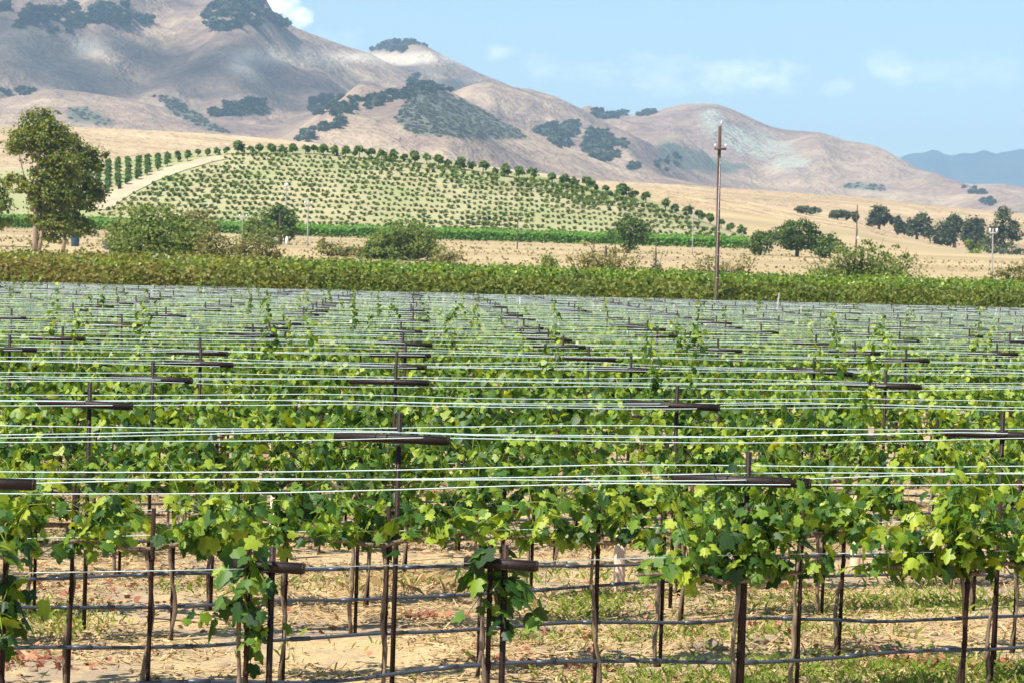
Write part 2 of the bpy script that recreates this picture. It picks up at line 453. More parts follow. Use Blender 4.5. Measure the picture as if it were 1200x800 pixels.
hshape = (len(ys), 460)
gold_w = 1 - sstep((HV[:, 1] - 1235) / 60)
pattr(hills, 'gold', gold_w)
DARK_SLOPES = [  # darker grey-green slopes and chaparral bands, outlined in the photograph and lying on the hillside
    ([(487, 104), (520, 108), (560, 126), (606, 152), (618, 163), (560, 163), (512, 160), (478, 155), (462, 138), (478, 118)], 1450, 2450),  # triangular slope, toned a darker grey-green
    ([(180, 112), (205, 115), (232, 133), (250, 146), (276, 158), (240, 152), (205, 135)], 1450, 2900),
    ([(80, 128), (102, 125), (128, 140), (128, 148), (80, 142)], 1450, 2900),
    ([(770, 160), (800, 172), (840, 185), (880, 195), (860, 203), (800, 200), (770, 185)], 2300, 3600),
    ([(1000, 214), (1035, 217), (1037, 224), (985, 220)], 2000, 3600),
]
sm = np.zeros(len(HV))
for poly, d0, d1 in DARK_SLOPES:
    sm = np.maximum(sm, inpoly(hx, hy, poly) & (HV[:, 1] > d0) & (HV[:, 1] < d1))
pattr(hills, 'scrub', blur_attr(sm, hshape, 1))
rk = inpoly(hx, hy, [(862, 146), (895, 156), (925, 170), (950, 195), (940, 204), (905, 196), (880, 178), (860, 160)]) | inpoly(hx, hy, [(815, 130), (838, 128), (862, 155), (885, 180), (860, 180), (835, 160)])
pattr(hills, 'rock', blur_attr(rk & (HV[:, 1] > 2200) & (HV[:, 1] < 3550), hshape, 3))
br = inpoly(hx, hy, [(438, 62), (470, 66), (500, 60), (520, 70), (480, 78), (450, 74)]) | inpoly(hx, hy, [(880, 70), (260, 60), (310, 92), (300, 96), (255, 75)]) | inpoly(hx, hy, [(80, 50), (110, 45), (130, 62), (90, 66)])
pattr(hills, 'bare', blur_attr(br & (HV[:, 1] > 2300), hshape, 3) * .8)

ML = curve([(800, 235), (950, 215), (1020, 198), (1052, 187), (1062, 183), (1075, 178), (1088, 176), (1098, 176), (1106, 180), (1115, 183), (1135, 180), (1150, 178.5), (1165, 179), (1185, 177), (1210, 177), (1260, 171), (1350, 176), (1500, 190)], 9500)


def ZM(x, y):
    u = x / y; zc = np.interp(u, *ML); t = np.clip((y - 7800) / 1700, 0, 1)
    s = np.where(y <= 9500, t ** .8, 1 - (y - 9500) / 700)
    return 5 + (zc - 5) * s + (fbm(x * .004, y * .002, 5) * 60) * s * np.clip((1 - t) * 4, 0, 1) + fbm(x * .02, y * .002, 3) * 12 * s


mount, _ = sheet('mountains', M['mount'], np.concatenate([np.linspace(7700, 9500, 60), np.linspace(9540, 10100, 8)]), 700, 30, .42, True, 0, ZM)
tag(mount, kind='structure')

# dirt track climbing the vineyard hill
def ribbon(name, mat, centre, width, lift=.05):
    V, F = [], []
    P = np.array(centre)
    T = np.gradient(P[:, :2], axis=0); T /= np.linalg.norm(T, axis=1)[:, None]
    N = np.stack([-T[:, 1], T[:, 0]], 1)
    K = 5
    for k in range(K):
        q = P[:, :2] + N * width * (k / (K - 1) - .5)
        V.append(np.stack([q[:, 0], q[:, 1], Z(q[:, 0], q[:, 1]) + lift], 1))
    V = np.stack(V, 1); n = len(P)
    i = np.arange(n - 1)[:, None] * K; j = np.arange(K - 1)[None]
    F = np.stack([i + j, i + j + 1, i + K + j + 1, i + K + j], -1).reshape(-1, 4)
    return mesh_obj(name, V.reshape(-1, 3), F, mat, None, True)


rp = [(112, 246), (140, 227), (170, 212), (205, 199), (240, 189), (262, 185)]
pts = []
for a, b in zip(rp[:-1], rp[1:]):
    for t in np.linspace(0, 1, 14, endpoint=False):
        h = hit(a[0] + (b[0] - a[0]) * t, a[1] + (b[1] - a[1]) * t, 440, 560)
        if h is not None: pts.append(h)
ROADP = np.array(pts)
tag(ribbon('dirt_road', M['dirtroad'], pts, 5.5, .15), kind='structure')

# ------------------------------------------------------------------ leaves
HALF = np.array([(0, .04), (.17, -.13), (.37, -.07), (.48, .10), (.37, .23), (.54, .43), (.40, .57), (.23, .60), (.16, .80), (0, .97)])


def leaf_template(lod):
    if lod == 0:
        right = HALF; left = HALF[1:-1] * [-1, 1]
        P = np.concatenate([right, left])
        k = len(HALF); f = np.array([list(range(k)), [0, k - 1] + list(range(2 * k - 3, k - 1, -1))])
    elif lod == 1:
        P = np.array([(0, -.05), (.48, .05), (.48, .55), (0, 1.0), (-.48, .05), (-.48, .55)])
        f = np.array([[0, 1, 2, 3], [0, 3, 5, 4]])
    else:
        P = np.array([(-.42, 0), (.42, .05), (.36, .85), (-.40, .8)]); f = np.array([[0, 1, 2, 3]])
    z = -.30 * np.abs(P[:, 0]) - .22 * P[:, 1] ** 2
    return np.stack([P[:, 0], P[:, 1], z], 1), f


def leaves(pos, nrm, tip, size, lod):
    T, f = leaf_template(lod)
    n = len(pos)
    nrm = nrm / (np.linalg.norm(nrm, axis=1)[:, None] + 1e-9)
    tip = tip - nrm * np.sum(tip * nrm, 1)[:, None]; tip /= np.linalg.norm(tip, axis=1)[:, None] + 1e-9
    side = np.cross(tip, nrm)
    s = np.broadcast_to(size, (n,))[:, None, None]
    curl = RNG.uniform(.1, 2.6, (n, 1, 1))
    V = pos[:, None] + s * (side[:, None] * T[None, :, :1] + tip[:, None] * T[None, :, 1:2] + nrm[:, None] * T[None, :, 2:] * curl)
    F = (np.arange(n)[:, None, None] * len(T) + f[None]).reshape(-1, f.shape[1])
    return V.reshape(-1, 3), F


def vine_shoots(n_shoots, length, style, x_half):
    """arching shoots from the cordon: list of polylines"""
    out = []
    for _ in range(n_shoots):
        up = RNG.uniform(.35, 1.0)
        if style in ('column', 'stub'):
            p = np.array([RNG.normal(0, .04), RNG.normal(0, .04), RNG.uniform(.80 if style == 'column' else .99, 1.24)])
            v = np.array([RNG.normal(0, .32), RNG.normal(0, .32), RNG.uniform(-.6, .5)])
            L = RNG.uniform(.12, .34) * length; drop = 2.6
        elif style == 'upright':
            p = np.array([RNG.uniform(-.13, .13), RNG.uniform(-.1, .1), 1.05])
            v = np.array([RNG.normal(0, .12), RNG.normal(0, .2), 1.0]); L = RNG.uniform(.34, .60); drop = .0
        else:
            p = np.array([RNG.uniform(-x_half, x_half), RNG.uniform(-.04, .04), RNG.uniform(.98, 1.06)])
            v = np.array([RNG.normal(0, .5), RNG.normal(0, .42), up]); L = RNG.uniform(.22, .58) * length; drop = 1.7 if RNG.random() < .8 else 2.8
        v /= np.linalg.norm(v); k = max(4, int(L / .07)); pl = [p.copy()]
        for i in range(k):
            v = v + np.array([RNG.normal(0, .12), RNG.normal(0, .12), -drop * .07 * (i / k + .25)]); v /= np.linalg.norm(v)
            p = p + v * L / k; pl.append(p.copy())
        out.append(np.array(pl))
    return out


def vine_mesh(lod, style='cordon', n_shoots=18, length=1.0, tall=0, size=.115, per=.044, x_half=.62):
    sh = vine_shoots(n_shoots, length, style, x_half)
    if style == 'upright':
        sh += vine_shoots(24, 1.1, 'cordon', .52)
    for _ in range(tall):
        x0 = RNG.uniform(-.4, .4); L = RNG.uniform(.75, 1.25); k = 14
        w = np.cumsum(RNG.normal(0, .025, (k, 2)), axis=0)
        sh.append(np.stack([x0 + w[:, 0] + np.linspace(0, RNG.uniform(-.3, .3), k), w[:, 1], 1.05 + np.linspace(0, L, k)], 1))
    P, O, S = [], [], []
    ntall = len(sh) - tall
    for si, pl in enumerate(sh):
        seg = np.linalg.norm(np.diff(pl, axis=0), axis=1).sum()
        m = max(3, int(seg / (per if si < ntall else .022)))
        t = np.sort(RNG.uniform(0, 1, m)) * (len(pl) - 1)
        i = np.minimum(t.astype(int), len(pl) - 2); fr = (t - i)[:, None]
        q = pl[i] * (1 - fr) + pl[i + 1] * fr
        a = RNG.uniform(0, 2 * math.pi, m)
        off = np.stack([np.cos(a), np.sin(a), RNG.uniform(-.6, .3, m)], 1)
        P.append(q + off * (RNG.uniform(.02, .08, (m, 1)) if si < ntall else RNG.uniform(.01, .06, (m, 1)))); O.append(off)
        S.append((size if si < ntall else min(size, .078)) * RNG.uniform(.55, 1.15, m) * (1 - .45 * (t / (len(pl) - 1)) ** 2))
    P = np.concatenate(P); O = np.concatenate(O); S = np.concatenate(S)
    if style not in ('column', 'stub'):
        kp = (P[:, 2] > 1.04) | (RNG.random(len(P)) < .12); P, O, S = P[kp], O[kp], S[kp]
    n = len(P)
    nrm = np.stack([O[:, 0] * .55, O[:, 1] * .55 - .12, np.full(n, .62)], 1) + RNG.normal(0, .34, (n, 3))
    tip = O * [.7, .7, 0] + np.array([0, 0, -.85]) + RNG.normal(0, .35, (n, 3))
    V, F = leaves(P, nrm, tip, S, lod)
    mb = MB(); mb.add(V, F)
    if lod < 2 or tall:
        for pl in (sh if lod == 0 else sh[ntall:]): mb.tube(pl, np.linspace(.0038, .0018, len(pl)), 4, False)
    return mb


PROTO = {}


def proto(key, make, mat):
    """a mesh data block built once (its maker object is removed from the scene)"""
    if key not in PROTO:
        o = make().build(key.split(':')[0], mat)
        me = o.data; bpy.data.objects.remove(o); PROTO[key] = me
    return PROTO[key]


def part(name, me, parent, rz=0.0):
    o = bpy.data.objects.new(name, me); COL.objects.link(o); o.parent = parent
    if rz: o.rotation_euler = (0, 0, rz)
    return o


def trunk_mb(kind, seed):
    rg = np.random.default_rng(seed); mb = MB()
    k = 10; z = np.linspace(-.03, 1.0 if kind != 'column' else .95, k)
    w = np.cumsum(rg.normal(0, .012, (k, 2)), axis=0); w -= w[-1] * np.linspace(0, 1, k)[:, None] * .8
    pl = np.stack([w[:, 0] - .035, w[:, 1] - .01, z], 1)
    mb.tube(pl, np.linspace(.0155, .011, k) * rg.uniform(.75, 1.3, k), 7)
    if kind != 'column':
        for sgn in (-1, 1):
            x = np.linspace(0, .58, 7)
            mb.tube(np.stack([pl[-1, 0] + sgn * x, pl[-1, 1] + rg.normal(0, .012, 7), 1.0 + .05 * np.sin(x * 3) + rg.normal(0, .008, 7)], 1), np.linspace(.016, .008, 7), 6)
    return mb


def stake_mb(h, seed):
    rg = np.random.default_rng(seed); mb = MB()
    tilt = rg.normal(0, .012, 2)
    z = np.linspace(-.05, h, 5)
    mb.tube(np.stack([tilt[0] * z, tilt[1] * z, z], 1), .0125, 6)
    for zz in (.28, .62, .95): mb.tube(np.array([[tilt[0] * zz, tilt[1] * zz, zz - .012], [tilt[0] * zz, tilt[1] * zz, zz + .012]]), .0155, 6)
    return mb


NV = 7
THETA = R(23.5); TT = math.tan(THETA); CT, ST = math.cos(THETA), math.sin(THETA)
D0, PER, NTR = 11.0, 3.3, 24
LOFF = .68


def on_row(dline, px):
    """point of a row line (intercept dline) seen at photograph column px near its base"""
    u, _ = ray(px, 700 if dline < 20 else 500)
    y = dline / (1 - u * TT); return u * y, y


def row_x(dline):
    """visible lateral range of a row line"""
    uL, uR = -.226, .226
    yL = dline / (1 - uL * TT); yR = dline / (1 - uR * TT)
    return uL * yL, uR * yR


def make_vine(x, y, style, lod, label, group, i, tall=0):
    t = thing('grapevine', label, 'grapevine', (x, y, float(Z(x, y))), THETA, group)
    v = i % NV
    if style == 'stub':
        me = proto('foliage:stub', lambda: vine_mesh(0, 'stub', 13, .9, 0, .120, .045), M['vine'])
    elif style == 'column':
        me = proto(f'foliage:col{v % 3}', lambda: vine_mesh(0, 'column', 20, .85, 0, .108, .042), M['vine'])
    elif style == 'upright':
        me = proto(f'foliage:upr{v % 2}', lambda: vine_mesh(0, 'upright', 14, 1.0, 0, .100, .034), M['vine'])
    elif style == 'lush':
        me = proto(f'foliage:lush{v % 4}', lambda: vine_mesh(0, 'cordon', 28, 1.05, 0, .098, .034), M['vine'])
    elif tall:
        me = proto(f'foliage:tall{lod}_{v % 4}', lambda: vine_mesh(min(lod, 1), 'cordon', 18, 1.0, 2, .115), M['vine'])
    else:
        me = proto(f'foliage:std{lod}_{v}', lambda: vine_mesh(lod, 'cordon', [30, 27, 20][lod] + v % 3, 1.0, 0, [.092, .102, .14][lod], [.034, .040, .07][lod]), M['vine'] if lod < 2 else M['vine_far'])
    flip = math.pi if (i * 7919) % 2 else 0
    part('foliage', me, t, flip)
    k = 'column' if style in ('column', 'stub') else 'cordon'
    part('trunk', proto(f'trunk:{k}{v % 4}', lambda: trunk_mb(k, 100 + v), M['trunk']), t)
    part('stake', proto(f'stake:{v % 4}', lambda: stake_mb(1.22, 300 + v), M['stake']), t)
    return t


# vine lines: (intercept depth, trellis index, side)
LINES = []
for k in range(NTR):
    for sd in (-1, 1):
        LINES.append((D0 + PER * k + sd * LOFF, k, sd))
LINES.sort()
SPEC = {  # measured columns of the first lines
    (0, 1): [(-285, 'column'), (3, 'column'), (290, 'column'), (575, 'stub'), (868, 'upright'), (1130, 'upright'), (1330, 'lush')],
    (1, -1): [(-70, 'lush'), (175, 'lush'), (452, 'lush'), (700, 'lush'), (937, 'lush'), (1165, 'lush'), (1380, 'lush')],
    (1, 1): [(-140, 'lush'), (82, 'lush'), (334, 'lush'), (563, 'lush'), (776, 'lush'), (985, 'lush'), (1190, 'lush'), (1390, 'lush')],
}
MARK = {290: 'young grapevine with a hanging cluster of dark leaves beside a short cross arm',
        575: 'small grapevine with few big leaves hanging from the short post with a stub arm',
        3: 'young grapevine with pale leaves at the very edge of the picture, below the wires',
        868: 'tall bushy grapevine climbing to the wires in front of the nearest cross arm',
        1130: 'tall dense grapevine reaching over the wires, with yellowing leaves at its foot'}
TALL_AT = [(992, 385, 2), (776, 385, 2), (835, 430, 1), (372, 350, 1), (425, 355, 1), (622, 405, 2), (945, 412, 1), (300, 378, 1), (580, 385, 1), (80, 372, 1), (205, 368, 1), (1020, 440, 1), (820, 430, 1)]
VPOS = []
vi = 0
for (dl, k, sd) in LINES:
    if dl < 11: continue
    if (k, sd) in SPEC:
        cols = [(on_row(dl, px), st, px) for px, st in SPEC[(k, sd)]]
    else:
        xL, xR = row_x(dl); st_ = 1.27 * CT
        off = RNG.uniform(0, st_); xs = np.arange(xL - .5 + off - st_, xR + .6, st_)
        cols = [((x + RNG.normal(0, .05), 0), 'std', None) for x in xs]
        cols = [((x, dl + x * TT), s, p) for (x, _), s, p in cols]
    m = 0
    for (x, y), st, px in cols:
        if px is None and RNG.random() < .025: continue
        if abs(x / y) < .213: m += 1
        VPOS.append((y, x, dl, k, sd, st, m, px))
tallset = set()
for (px, py, n) in TALL_AT:   # which vines carry tall shoots: the nearest vine to where the shoot stands, its tip being about 1.9 m up
    u, w = ray(px, py); y = (1.85 - CAM_H) / w if w < 0 else 60
    y = min(max(y, 16), 84); j = min(range(len(VPOS)), key=lambda q: (VPOS[q][1] - u * y) ** 2 + (VPOS[q][0] - y) ** 2)
    tallset.add(j)
order = sorted(range(len(VPOS)), key=lambda q: VPOS[q][2] + .002 * VPOS[q][0])
IND = 296
stuffv = []
SIDE = {-1: 'near', 1: 'far'}
for r_, q in enumerate(order):
    y, x, dl, k, sd, st, m, px = VPOS[q]
    lod = 0 if dl < 19 else (1 if dl < 36 else 2)
    tl = q in tallset or (22 < dl < 75 and (q * 37) % 17 == 0)
    if r_ < IND:
        rw = ORD[k + 1]
        if px in MARK: lab, grp = MARK[px], None
        elif abs(x / y) >= .213: lab, grp = f'leafy grapevine just past the picture edge on the {SIDE[sd]} side of the {rw} row', f'grapevines past the edge on the {SIDE[sd]} side of the {rw} row'
        elif dl < 22: lab, grp = f'leafy grapevine on the {SIDE[sd]} side of the {rw} trellis row, {ORD[m]} along it', None
        elif tl: lab, grp = f'grapevine with tall upright shoots above the wires, {rw} trellis row, {ORD[m]} along it', None
        else: lab, grp = f'leafy green grapevine on the {SIDE[sd]} side of the {rw} trellis row', f'grapevines on the {SIDE[sd]} side of the {rw} row'
        make_vine(x, y, st, lod, lab, grp or 'grapevines in the trellised rows', r_, tl)
    else:
        stuffv.append((x, y, tl, r_))


def me_arrays(me):
    v = np.empty(len(me.vertices) * 3); me.vertices.foreach_get('co', v)
    l = np.empty(len(me.loops), int); me.loops.foreach_get('vertex_index', l)
    return v.reshape(-1, 3), l.reshape(-1, 4)


mb = MB(); ms = MB()
farv = [me_arrays(proto(f'foliage:far{i}', lambda: vine_mesh(2, 'cordon', 17, 1.0, 0, .16, .085), M['vine_far'])) for i in range(6)]
fart = [me_arrays(proto(f'foliage:fartall{i}', lambda: vine_mesh(2, 'cordon', 17, 1.0, 2, .15, .075), M['vine_far'])) for i in range(4)]
RZ = np.array([[CT, ST, 0], [-ST, CT, 0], [0, 0, 1]])
for (x, y, tl, i) in stuffv:
    V, F = (fart if (tl or RNG.random() < .05) else farv)[i % 4 if tl else i % 4]
    s = -1 if i % 2 else 1
    mb.add((V * [s, s, 1]) @ RZ + [x, y, 0], F)
    ms.tube([[x, y, 0], [x, y, 1.2]], .014, 4, False)
fv = tag(mb.build('distant_vines', M['vine_far']), 'mass of small green grapevines under the wires in the far trellis rows', 'grapevines', None, 'stuff')
ms.build('stakes', M['stake'], fv)

# the rows go on beyond both edges of the picture
mb = MB(); ms = MB()
midv = [me_arrays(proto(f'foliage:mid{i}', lambda: vine_mesh(1, 'cordon', 26, 1.0, 0, .102, .042), M['vine'])) for i in range(4)]
for i, (dl, k, sd_) in enumerate(LINES):
    xL, xR = row_x(dl)
    for m in range(3):
        for x in (xL - .75 - 1.17 * (m + .3 * RNG.random()) - (.55 if dl < 16 else 0), xR + .85 + 1.17 * (m + .3 * RNG.random()) + (.55 if dl < 16 else 0)):
            y = dl + x * TT; V, F = midv[(i + m) % 4]
            mb.add(V @ RZ + [x, y, 0], F); ms.tube([[x, y, 0], [x, y, 1.2]], .014, 5, False)
bv = tag(mb.build('bordering_vines', M['vine']), 'leafy grapevines carrying the trellised rows on past the picture edges', 'grapevines', None, 'stuff')
ms.build('stakes', M['stake'], bv)

# ------------------------------------------------------------------ trellis posts with cross arms
ARM = np.array([.955, -.295]); ARM = ARM / np.linalg.norm(ARM)
ARM_RZ = math.atan2(ARM[1], ARM[0])
WZ = CAM_H - .98


def arm_mb(L, z, h, w):
    """steel channel: web facing out, two flanges, closed end plates"""
    mb = MB(); c = ARM
    def b(off_t, zc, sx, sy, sz): mb.box((-ARM[1] * off_t, ARM[0] * off_t, zc), (sx, sy, sz), ARM_RZ)
    b(-w / 2, z, L, .005, h); b(0, z + h / 2 + .0026, L, w + .004, .005); b(0, z - h / 2 - .0026, L, w + .004, .005)
    for s in (-1, 1): mb.box((ARM[0] * s * (L / 2 + .004), ARM[1] * s * (L / 2 + .004), z), (.006, w * .9, h + .003), ARM_RZ)
    for s in (-.03, .03): mb.tube([[ARM[0] * s - ARM[1] * -(w / 2 + .012), ARM[1] * s + ARM[0] * -(w / 2 + .012), z], [ARM[0] * s, ARM[1] * s, z]], .007, 6)
    return mb


def post_mb(h):
    mb = MB(); mb.box((0.02, .03, h / 2 - .05), (.030, .006, h + .1), ARM_RZ); mb.box((.02 + .011 * ARM[1] * -1, .03 + .011 * ARM[0], h / 2 - .05), (.006, .026, h + .098), ARM_RZ)
    mb.tube([[0.02, .03, -.05], [0.02, .03, h - .004]], .011, 6)
    return mb


def make_tpost(x, y, label, group, roll=0):
    t = thing('trellis_post', label, 'trellis post', (x, y, float(Z(x, y)) - (.04 if roll else 0)), 0, group)
    part('post', proto('post:full', lambda: post_mb(1.70), M['rust']), t)
    a = part('cross_arm', proto('cross_arm:up', lambda: arm_mb(.70, WZ - .028, .040, .034), M['rust']), t)
    b = None if roll else part('lower_arm', proto('lower_arm:lo', lambda: arm_mb(.36, 1.06, .036, .03), M['rust']), t)
    a.rotation_euler = (RNG.normal(0, .012), RNG.normal(0, .015), RNG.normal(0, .05))
    if b: b.rotation_euler = (0, RNG.normal(0, .02), RNG.normal(0, .06))
    return t


TPX = {0: [-42, 868, 1560], 1: [458, 1165, -230], 2: [95, 783, 1340], 3: [174, 459, 1034], 4: [230, 460, 735, 950]}
TPOS = []
for k in range(NTR):
    dk = D0 + PER * k + (.76 if k == 0 else 0)
    if k in TPX:
        xs = [on_row(dk, px)[0] for px in TPX[k]]
    else:
        xL, xR = row_x(dk); xs = []
        for m in range(-60, 60):
            x = (-.15 + 2.07 * m - .04 * dk + RNG.normal(0, .06)) / (1 + .04 * TT)
            if not xL - .4 < x < xR + .4: continue
            if (m + k) % 2 == 0 or RNG.random() < .42: xs.append(x)
    xs = sorted(xs)
    vis = 0
    for x in xs:
        y = dk + x * TT; ins = abs(x / y) < .222; vis += ins
        lab = f'rusty T-shaped steel trellis post in the {ORD[k + 1]} row, ' + (f'{ORD[vis]} along it' if ins else ('before its first one' if x < 0 else 'beyond its last one'))
        make_tpost(x, y, lab, 'trellis posts with cross arms', k == 0)
        TPOS.append((x, y, k))
for px, what in ((290, 'beside the hanging young vine'), (578, 'with its stub arm in the open gap')):
    x, y = on_row(D0 + LOFF - .06, px + (22 if px == 290 else 8))
    t = thing('short_trellis_post', f'short rusty trellis post {what}', 'trellis post', (x, y, float(Z(x, y))), 0)
    part('post', proto('post:short', lambda: post_mb(1.22), M['rust']), t)
    part('cross_arm', proto('cross_arm:short', lambda: arm_mb(.36, 1.13, .04, .035), M['rust']), t)

# ------------------------------------------------------------------ wires and drip hoses


def line_pts(dl, step, z, sag=0.0, jit=0.0, ph=0.0, ext=4.0):
    xL, xR = row_x(dl)
    n = max(6, int((xR - xL + 2 * ext) / step))
    x = np.linspace(xL - ext, xR + ext, n)
    y = dl + x * TT
    zz = z + np.interp(x, x, np.zeros(n)) - sag * np.abs(np.sin(x / 2.05 * math.pi / 2 + ph)) + jit * fbm(x * .6 + ph * 9, np.full(n, dl * 3.7), 3)
    return np.stack([x, y + jit * .8 * fbm(x * .5 + 5, np.full(n, dl * 1.3 + ph), 2), zz], 1)


ARMOFF = [(.20, .030), (.02, .005), (-.03, -.003), (-.18, -.024)]
for k in range(NTR):
    dk = D0 + PER * k + (.76 if k == 0 else 0)
    for j, (o, zo) in enumerate(ARMOFF):
        # the wire crosses the slanted arm at depth offset o: shift the line by the arm's own slope
        dl = dk + o
        mb = MB(); mb.tube(line_pts(dl, .5, WZ + .004 + zo - (.04 if k == 0 else 0), .014 + .022 * RNG.random(), .016, RNG.uniform(0, 6)), .0027, 5, False)
        tag(mb.build('trellis_wire', M['wire']), f'pale taut wire strung across the cross arms of the {ORD[k + 1]} trellis row', 'wire', f'wires over the {ORD[k + 1]} trellis row')
for (dl, k, sd) in LINES:
    if not 11 < dl < 30: continue
    mb = MB(); mb.tube(line_pts(dl, .4, 1.13 if k == 0 else 1.08, .012, .012, dl), .0022, 5, False)
    tag(mb.build('fruit_wire', M['wire']), f'thin low fruit wire along the {SIDE[sd]} side of the {ORD[k + 1]} trellis row', 'wire', 'low fruit wires along the vines')
    if dl < 25:
        wob = .09 if dl < 17 else .035
        P = line_pts(dl, .11, .29, .02, wob, dl * 2.3)
        P[:, 1] -= .02
        mb = MB(); mb.tube(P, .0115, 7, False)
        for x in np.arange(P[0, 0] + .2, P[-1, 0], .62):
            i = min(int(np.argmin(np.abs(P[:, 0] - x))), len(P) - 2); mb.tube(P[i:i + 2] - [[0, 0, .0]], .0155, 7)
        tag(mb.build('drip_hose', M['hose']), f'dark irrigation hose with drippers along the {SIDE[sd]} side of the {ORD[k + 1]} trellis row', 'hose', 'drip hoses along the vines')

# pale grow tubes round replanted vines
for px, py, lab in ((725, 692, 'pale pink plastic grow tube standing in the open beside the hoses'), (1002, 662, 'pale grow tube half hidden by leaves of the front vines'),
                    (321, 655, 'pale grow tube seen between vine stakes under the canopy'), (212, 618, 'small pale grow tube deep under the leaf canopy'), (632, 600, 'far grow tube barely showing through the leaves')):
    h = hit(px, py, 8, 60)
    t = thing('grow_tube', lab, 'grow tube', tuple(h), 0, 'grow tubes')
    mb = MB()
    ro, ri, n = .046, .042, 16
    an = np.arange(n) * 2 * math.pi / n
    ring = lambda r, z: np.stack([r * np.cos(an), r * np.sin(an), np.full(n, z)], 1)
    V = np.concatenate([ring(ro, 0), ring(ro, .62), ring(ri, .62), ring(ri, .02)])
    F = np.concatenate([np.stack([np.arange(n) + a * n, (np.arange(n) + 1) % n + a * n, (np.arange(n) + 1) % n + (a + 1) * n, np.arange(n) + (a + 1) * n], 1) for a in range(3)])
    mb.add(V, F); mb.build('sleeve', M['tube'], t, True)
    mb = MB(); mb.tube(np.stack([.047 * np.cos(an), .047 * np.sin(an), np.full(n, .56)], 1)[list(range(n)) + [0]], .003, 5, False)
    mb.build('tie', M['weed'], t)
    mb = MB(); mb.tube([[.01, .01, 0], [.01, .012, .9]], .012, 6); mb.build('stake', M['stake'], t)

# ------------------------------------------------------------------ ground cover
GPX = lambda x, y: to_px(np.stack([x, y, Z(x, y)], 1))


def blades(P, h, w, lean, flat=False):
    n = len(P); a = RNG.uniform(0, 2 * math.pi, n)
    s = np.stack([np.cos(a), np.sin(a), np.zeros(n)], 1); b = RNG.uniform(0, 2 * math.pi, n)
    l = np.stack([np.cos(b), np.sin(b), np.zeros(n)], 1) * (lean * RNG.random(n))[:, None]
    up = np.zeros((n, 3)); up[:, 2] = 1
    h = np.broadcast_to(h, (n,))[:, None] * RNG.uniform(.5, 1.2, (n, 1))
    w = np.broadcast_to(w, (n,))[:, None]
    V = np.stack([P - s * w / 2, P + s * w / 2, P + s * w * .35 + (up * .7 + l * .5) * h, P + (up + l * 1.3) * h * 1.0 - s * w * .05], 1)
    return V.reshape(-1, 3), np.arange(n * 4).reshape(-1, 4)


def scatter(n, ylo, yhi):
    y = np.sqrt(RNG.uniform(ylo ** 2, yhi ** 2, n)); x = RNG.uniform(-.26, .26, n) * y
    return x, y


mb = MB()
x, y = scatter(260000, 12.5, 34)
dline = y - x * TT
ph = ((dline - (D0 + PER * .5) + PER / 2) % PER) - PER / 2   # distance to the alley's middle
px, py = GPX(x, y)
den = np.exp(-((ph - .25) / .42) ** 2) * sstep((fbm(x * .55 + 4, y * .9, 4) + .12) * 4)
den *= np.where((px < 560) & (py > 735), .12, 1) * np.where((px > 720) & (py > 690), 1.3, .85)
den += np.exp(-(((px - 690) / 45) ** 2 + ((py - 712) / 14) ** 2)) * 2.6 + np.exp(-(((px - 60) / 60) ** 2 + ((py - 728) / 16) ** 2)) * 2.4 + np.exp(-(((px - 1085) / 60) ** 2 + ((py - 705) / 20) ** 2)) * .8
den += np.exp(-(((px - 1010) / 230) ** 2 + ((py - 802) / 20) ** 2)) * 7.0 + np.exp(-(((px - 1010) / 200) ** 2 + ((py - 708) / 14) ** 2)) * 1.2
keep = RNG.random(len(x)) < den * .40
x, y = x[keep], y[keep]
P = np.stack([x, y, Z(x, y) - .01], 1)
V, F = blades(P, 0.045 + .045 * RNG.random(len(P)), .005 + .005 * RNG.random(len(P)), .9); mb.add(V, F)
sel = RNG.random(len(P)) < .35
n = sel.sum(); a = RNG.uniform(0, 2 * math.pi, n)
V, F = leaves(P[sel] + np.stack([np.zeros(n), np.zeros(n), RNG.uniform(.02, .10, n)], 1), np.stack([np.cos(a) * .5, np.sin(a) * .5, np.ones(n)], 1), np.stack([np.cos(a), np.sin(a), np.zeros(n)], 1), RNG.uniform(.014, .032, n), 2); mb.add(V, F)
tag(mb.build('weeds', M['weed']), 'low green and yellowing weeds growing in strips between the vine rows', 'weeds', None, 'stuff')

mb = MB()
x, y = scatter(80000, 12, 32)
k_ = RNG.random(len(x)) < sstep((fbm(x * .8, y * 1.1, 4) + .25) * 3)
x, y = x[k_], y[k_]; n = len(x)
P = np.stack([x, y, Z(x, y) + RNG.uniform(.003, .03, n)], 1); a = RNG.uniform(0, 2 * math.pi, n); e = RNG.normal(0, .25, n)
L = RNG.uniform(.04, .16, n)[:, None]; W = RNG.uniform(.003, .007, n)[:, None]
dv = np.stack([np.cos(a), np.sin(a), e], 1); sv = np.stack([-np.sin(a), np.cos(a), RNG.normal(0, .3, n)], 1)
V = np.stack([P - dv * L / 2 - sv * W, P - dv * L / 2 + sv * W, P + dv * L / 2 + sv * W, P + dv * L / 2 - sv * W], 1).reshape(-1, 3)
mb.add(V, np.arange(n * 4).reshape(-1, 4))
for (px_, py_, nn, rr) in ((430, 630, 420, .4), (510, 690, 120, .4), (700, 640, 160, .4)):
    h = hit(px_, py_, 8, 60); q = np.stack([h[0] + RNG.normal(0, rr, nn), h[1] + RNG.normal(0, rr * .7, nn)], 1)
    V, F = blades(np.stack([q[:, 0], q[:, 1], Z(q[:, 0], q[:, 1])], 1), .12, .006, 1.8); mb.add(V, F)
tag(mb.build('dry_straw', M['straw']), 'scattered dry straw and dead grass stems lying on the tan soil', 'straw', None, 'stuff')

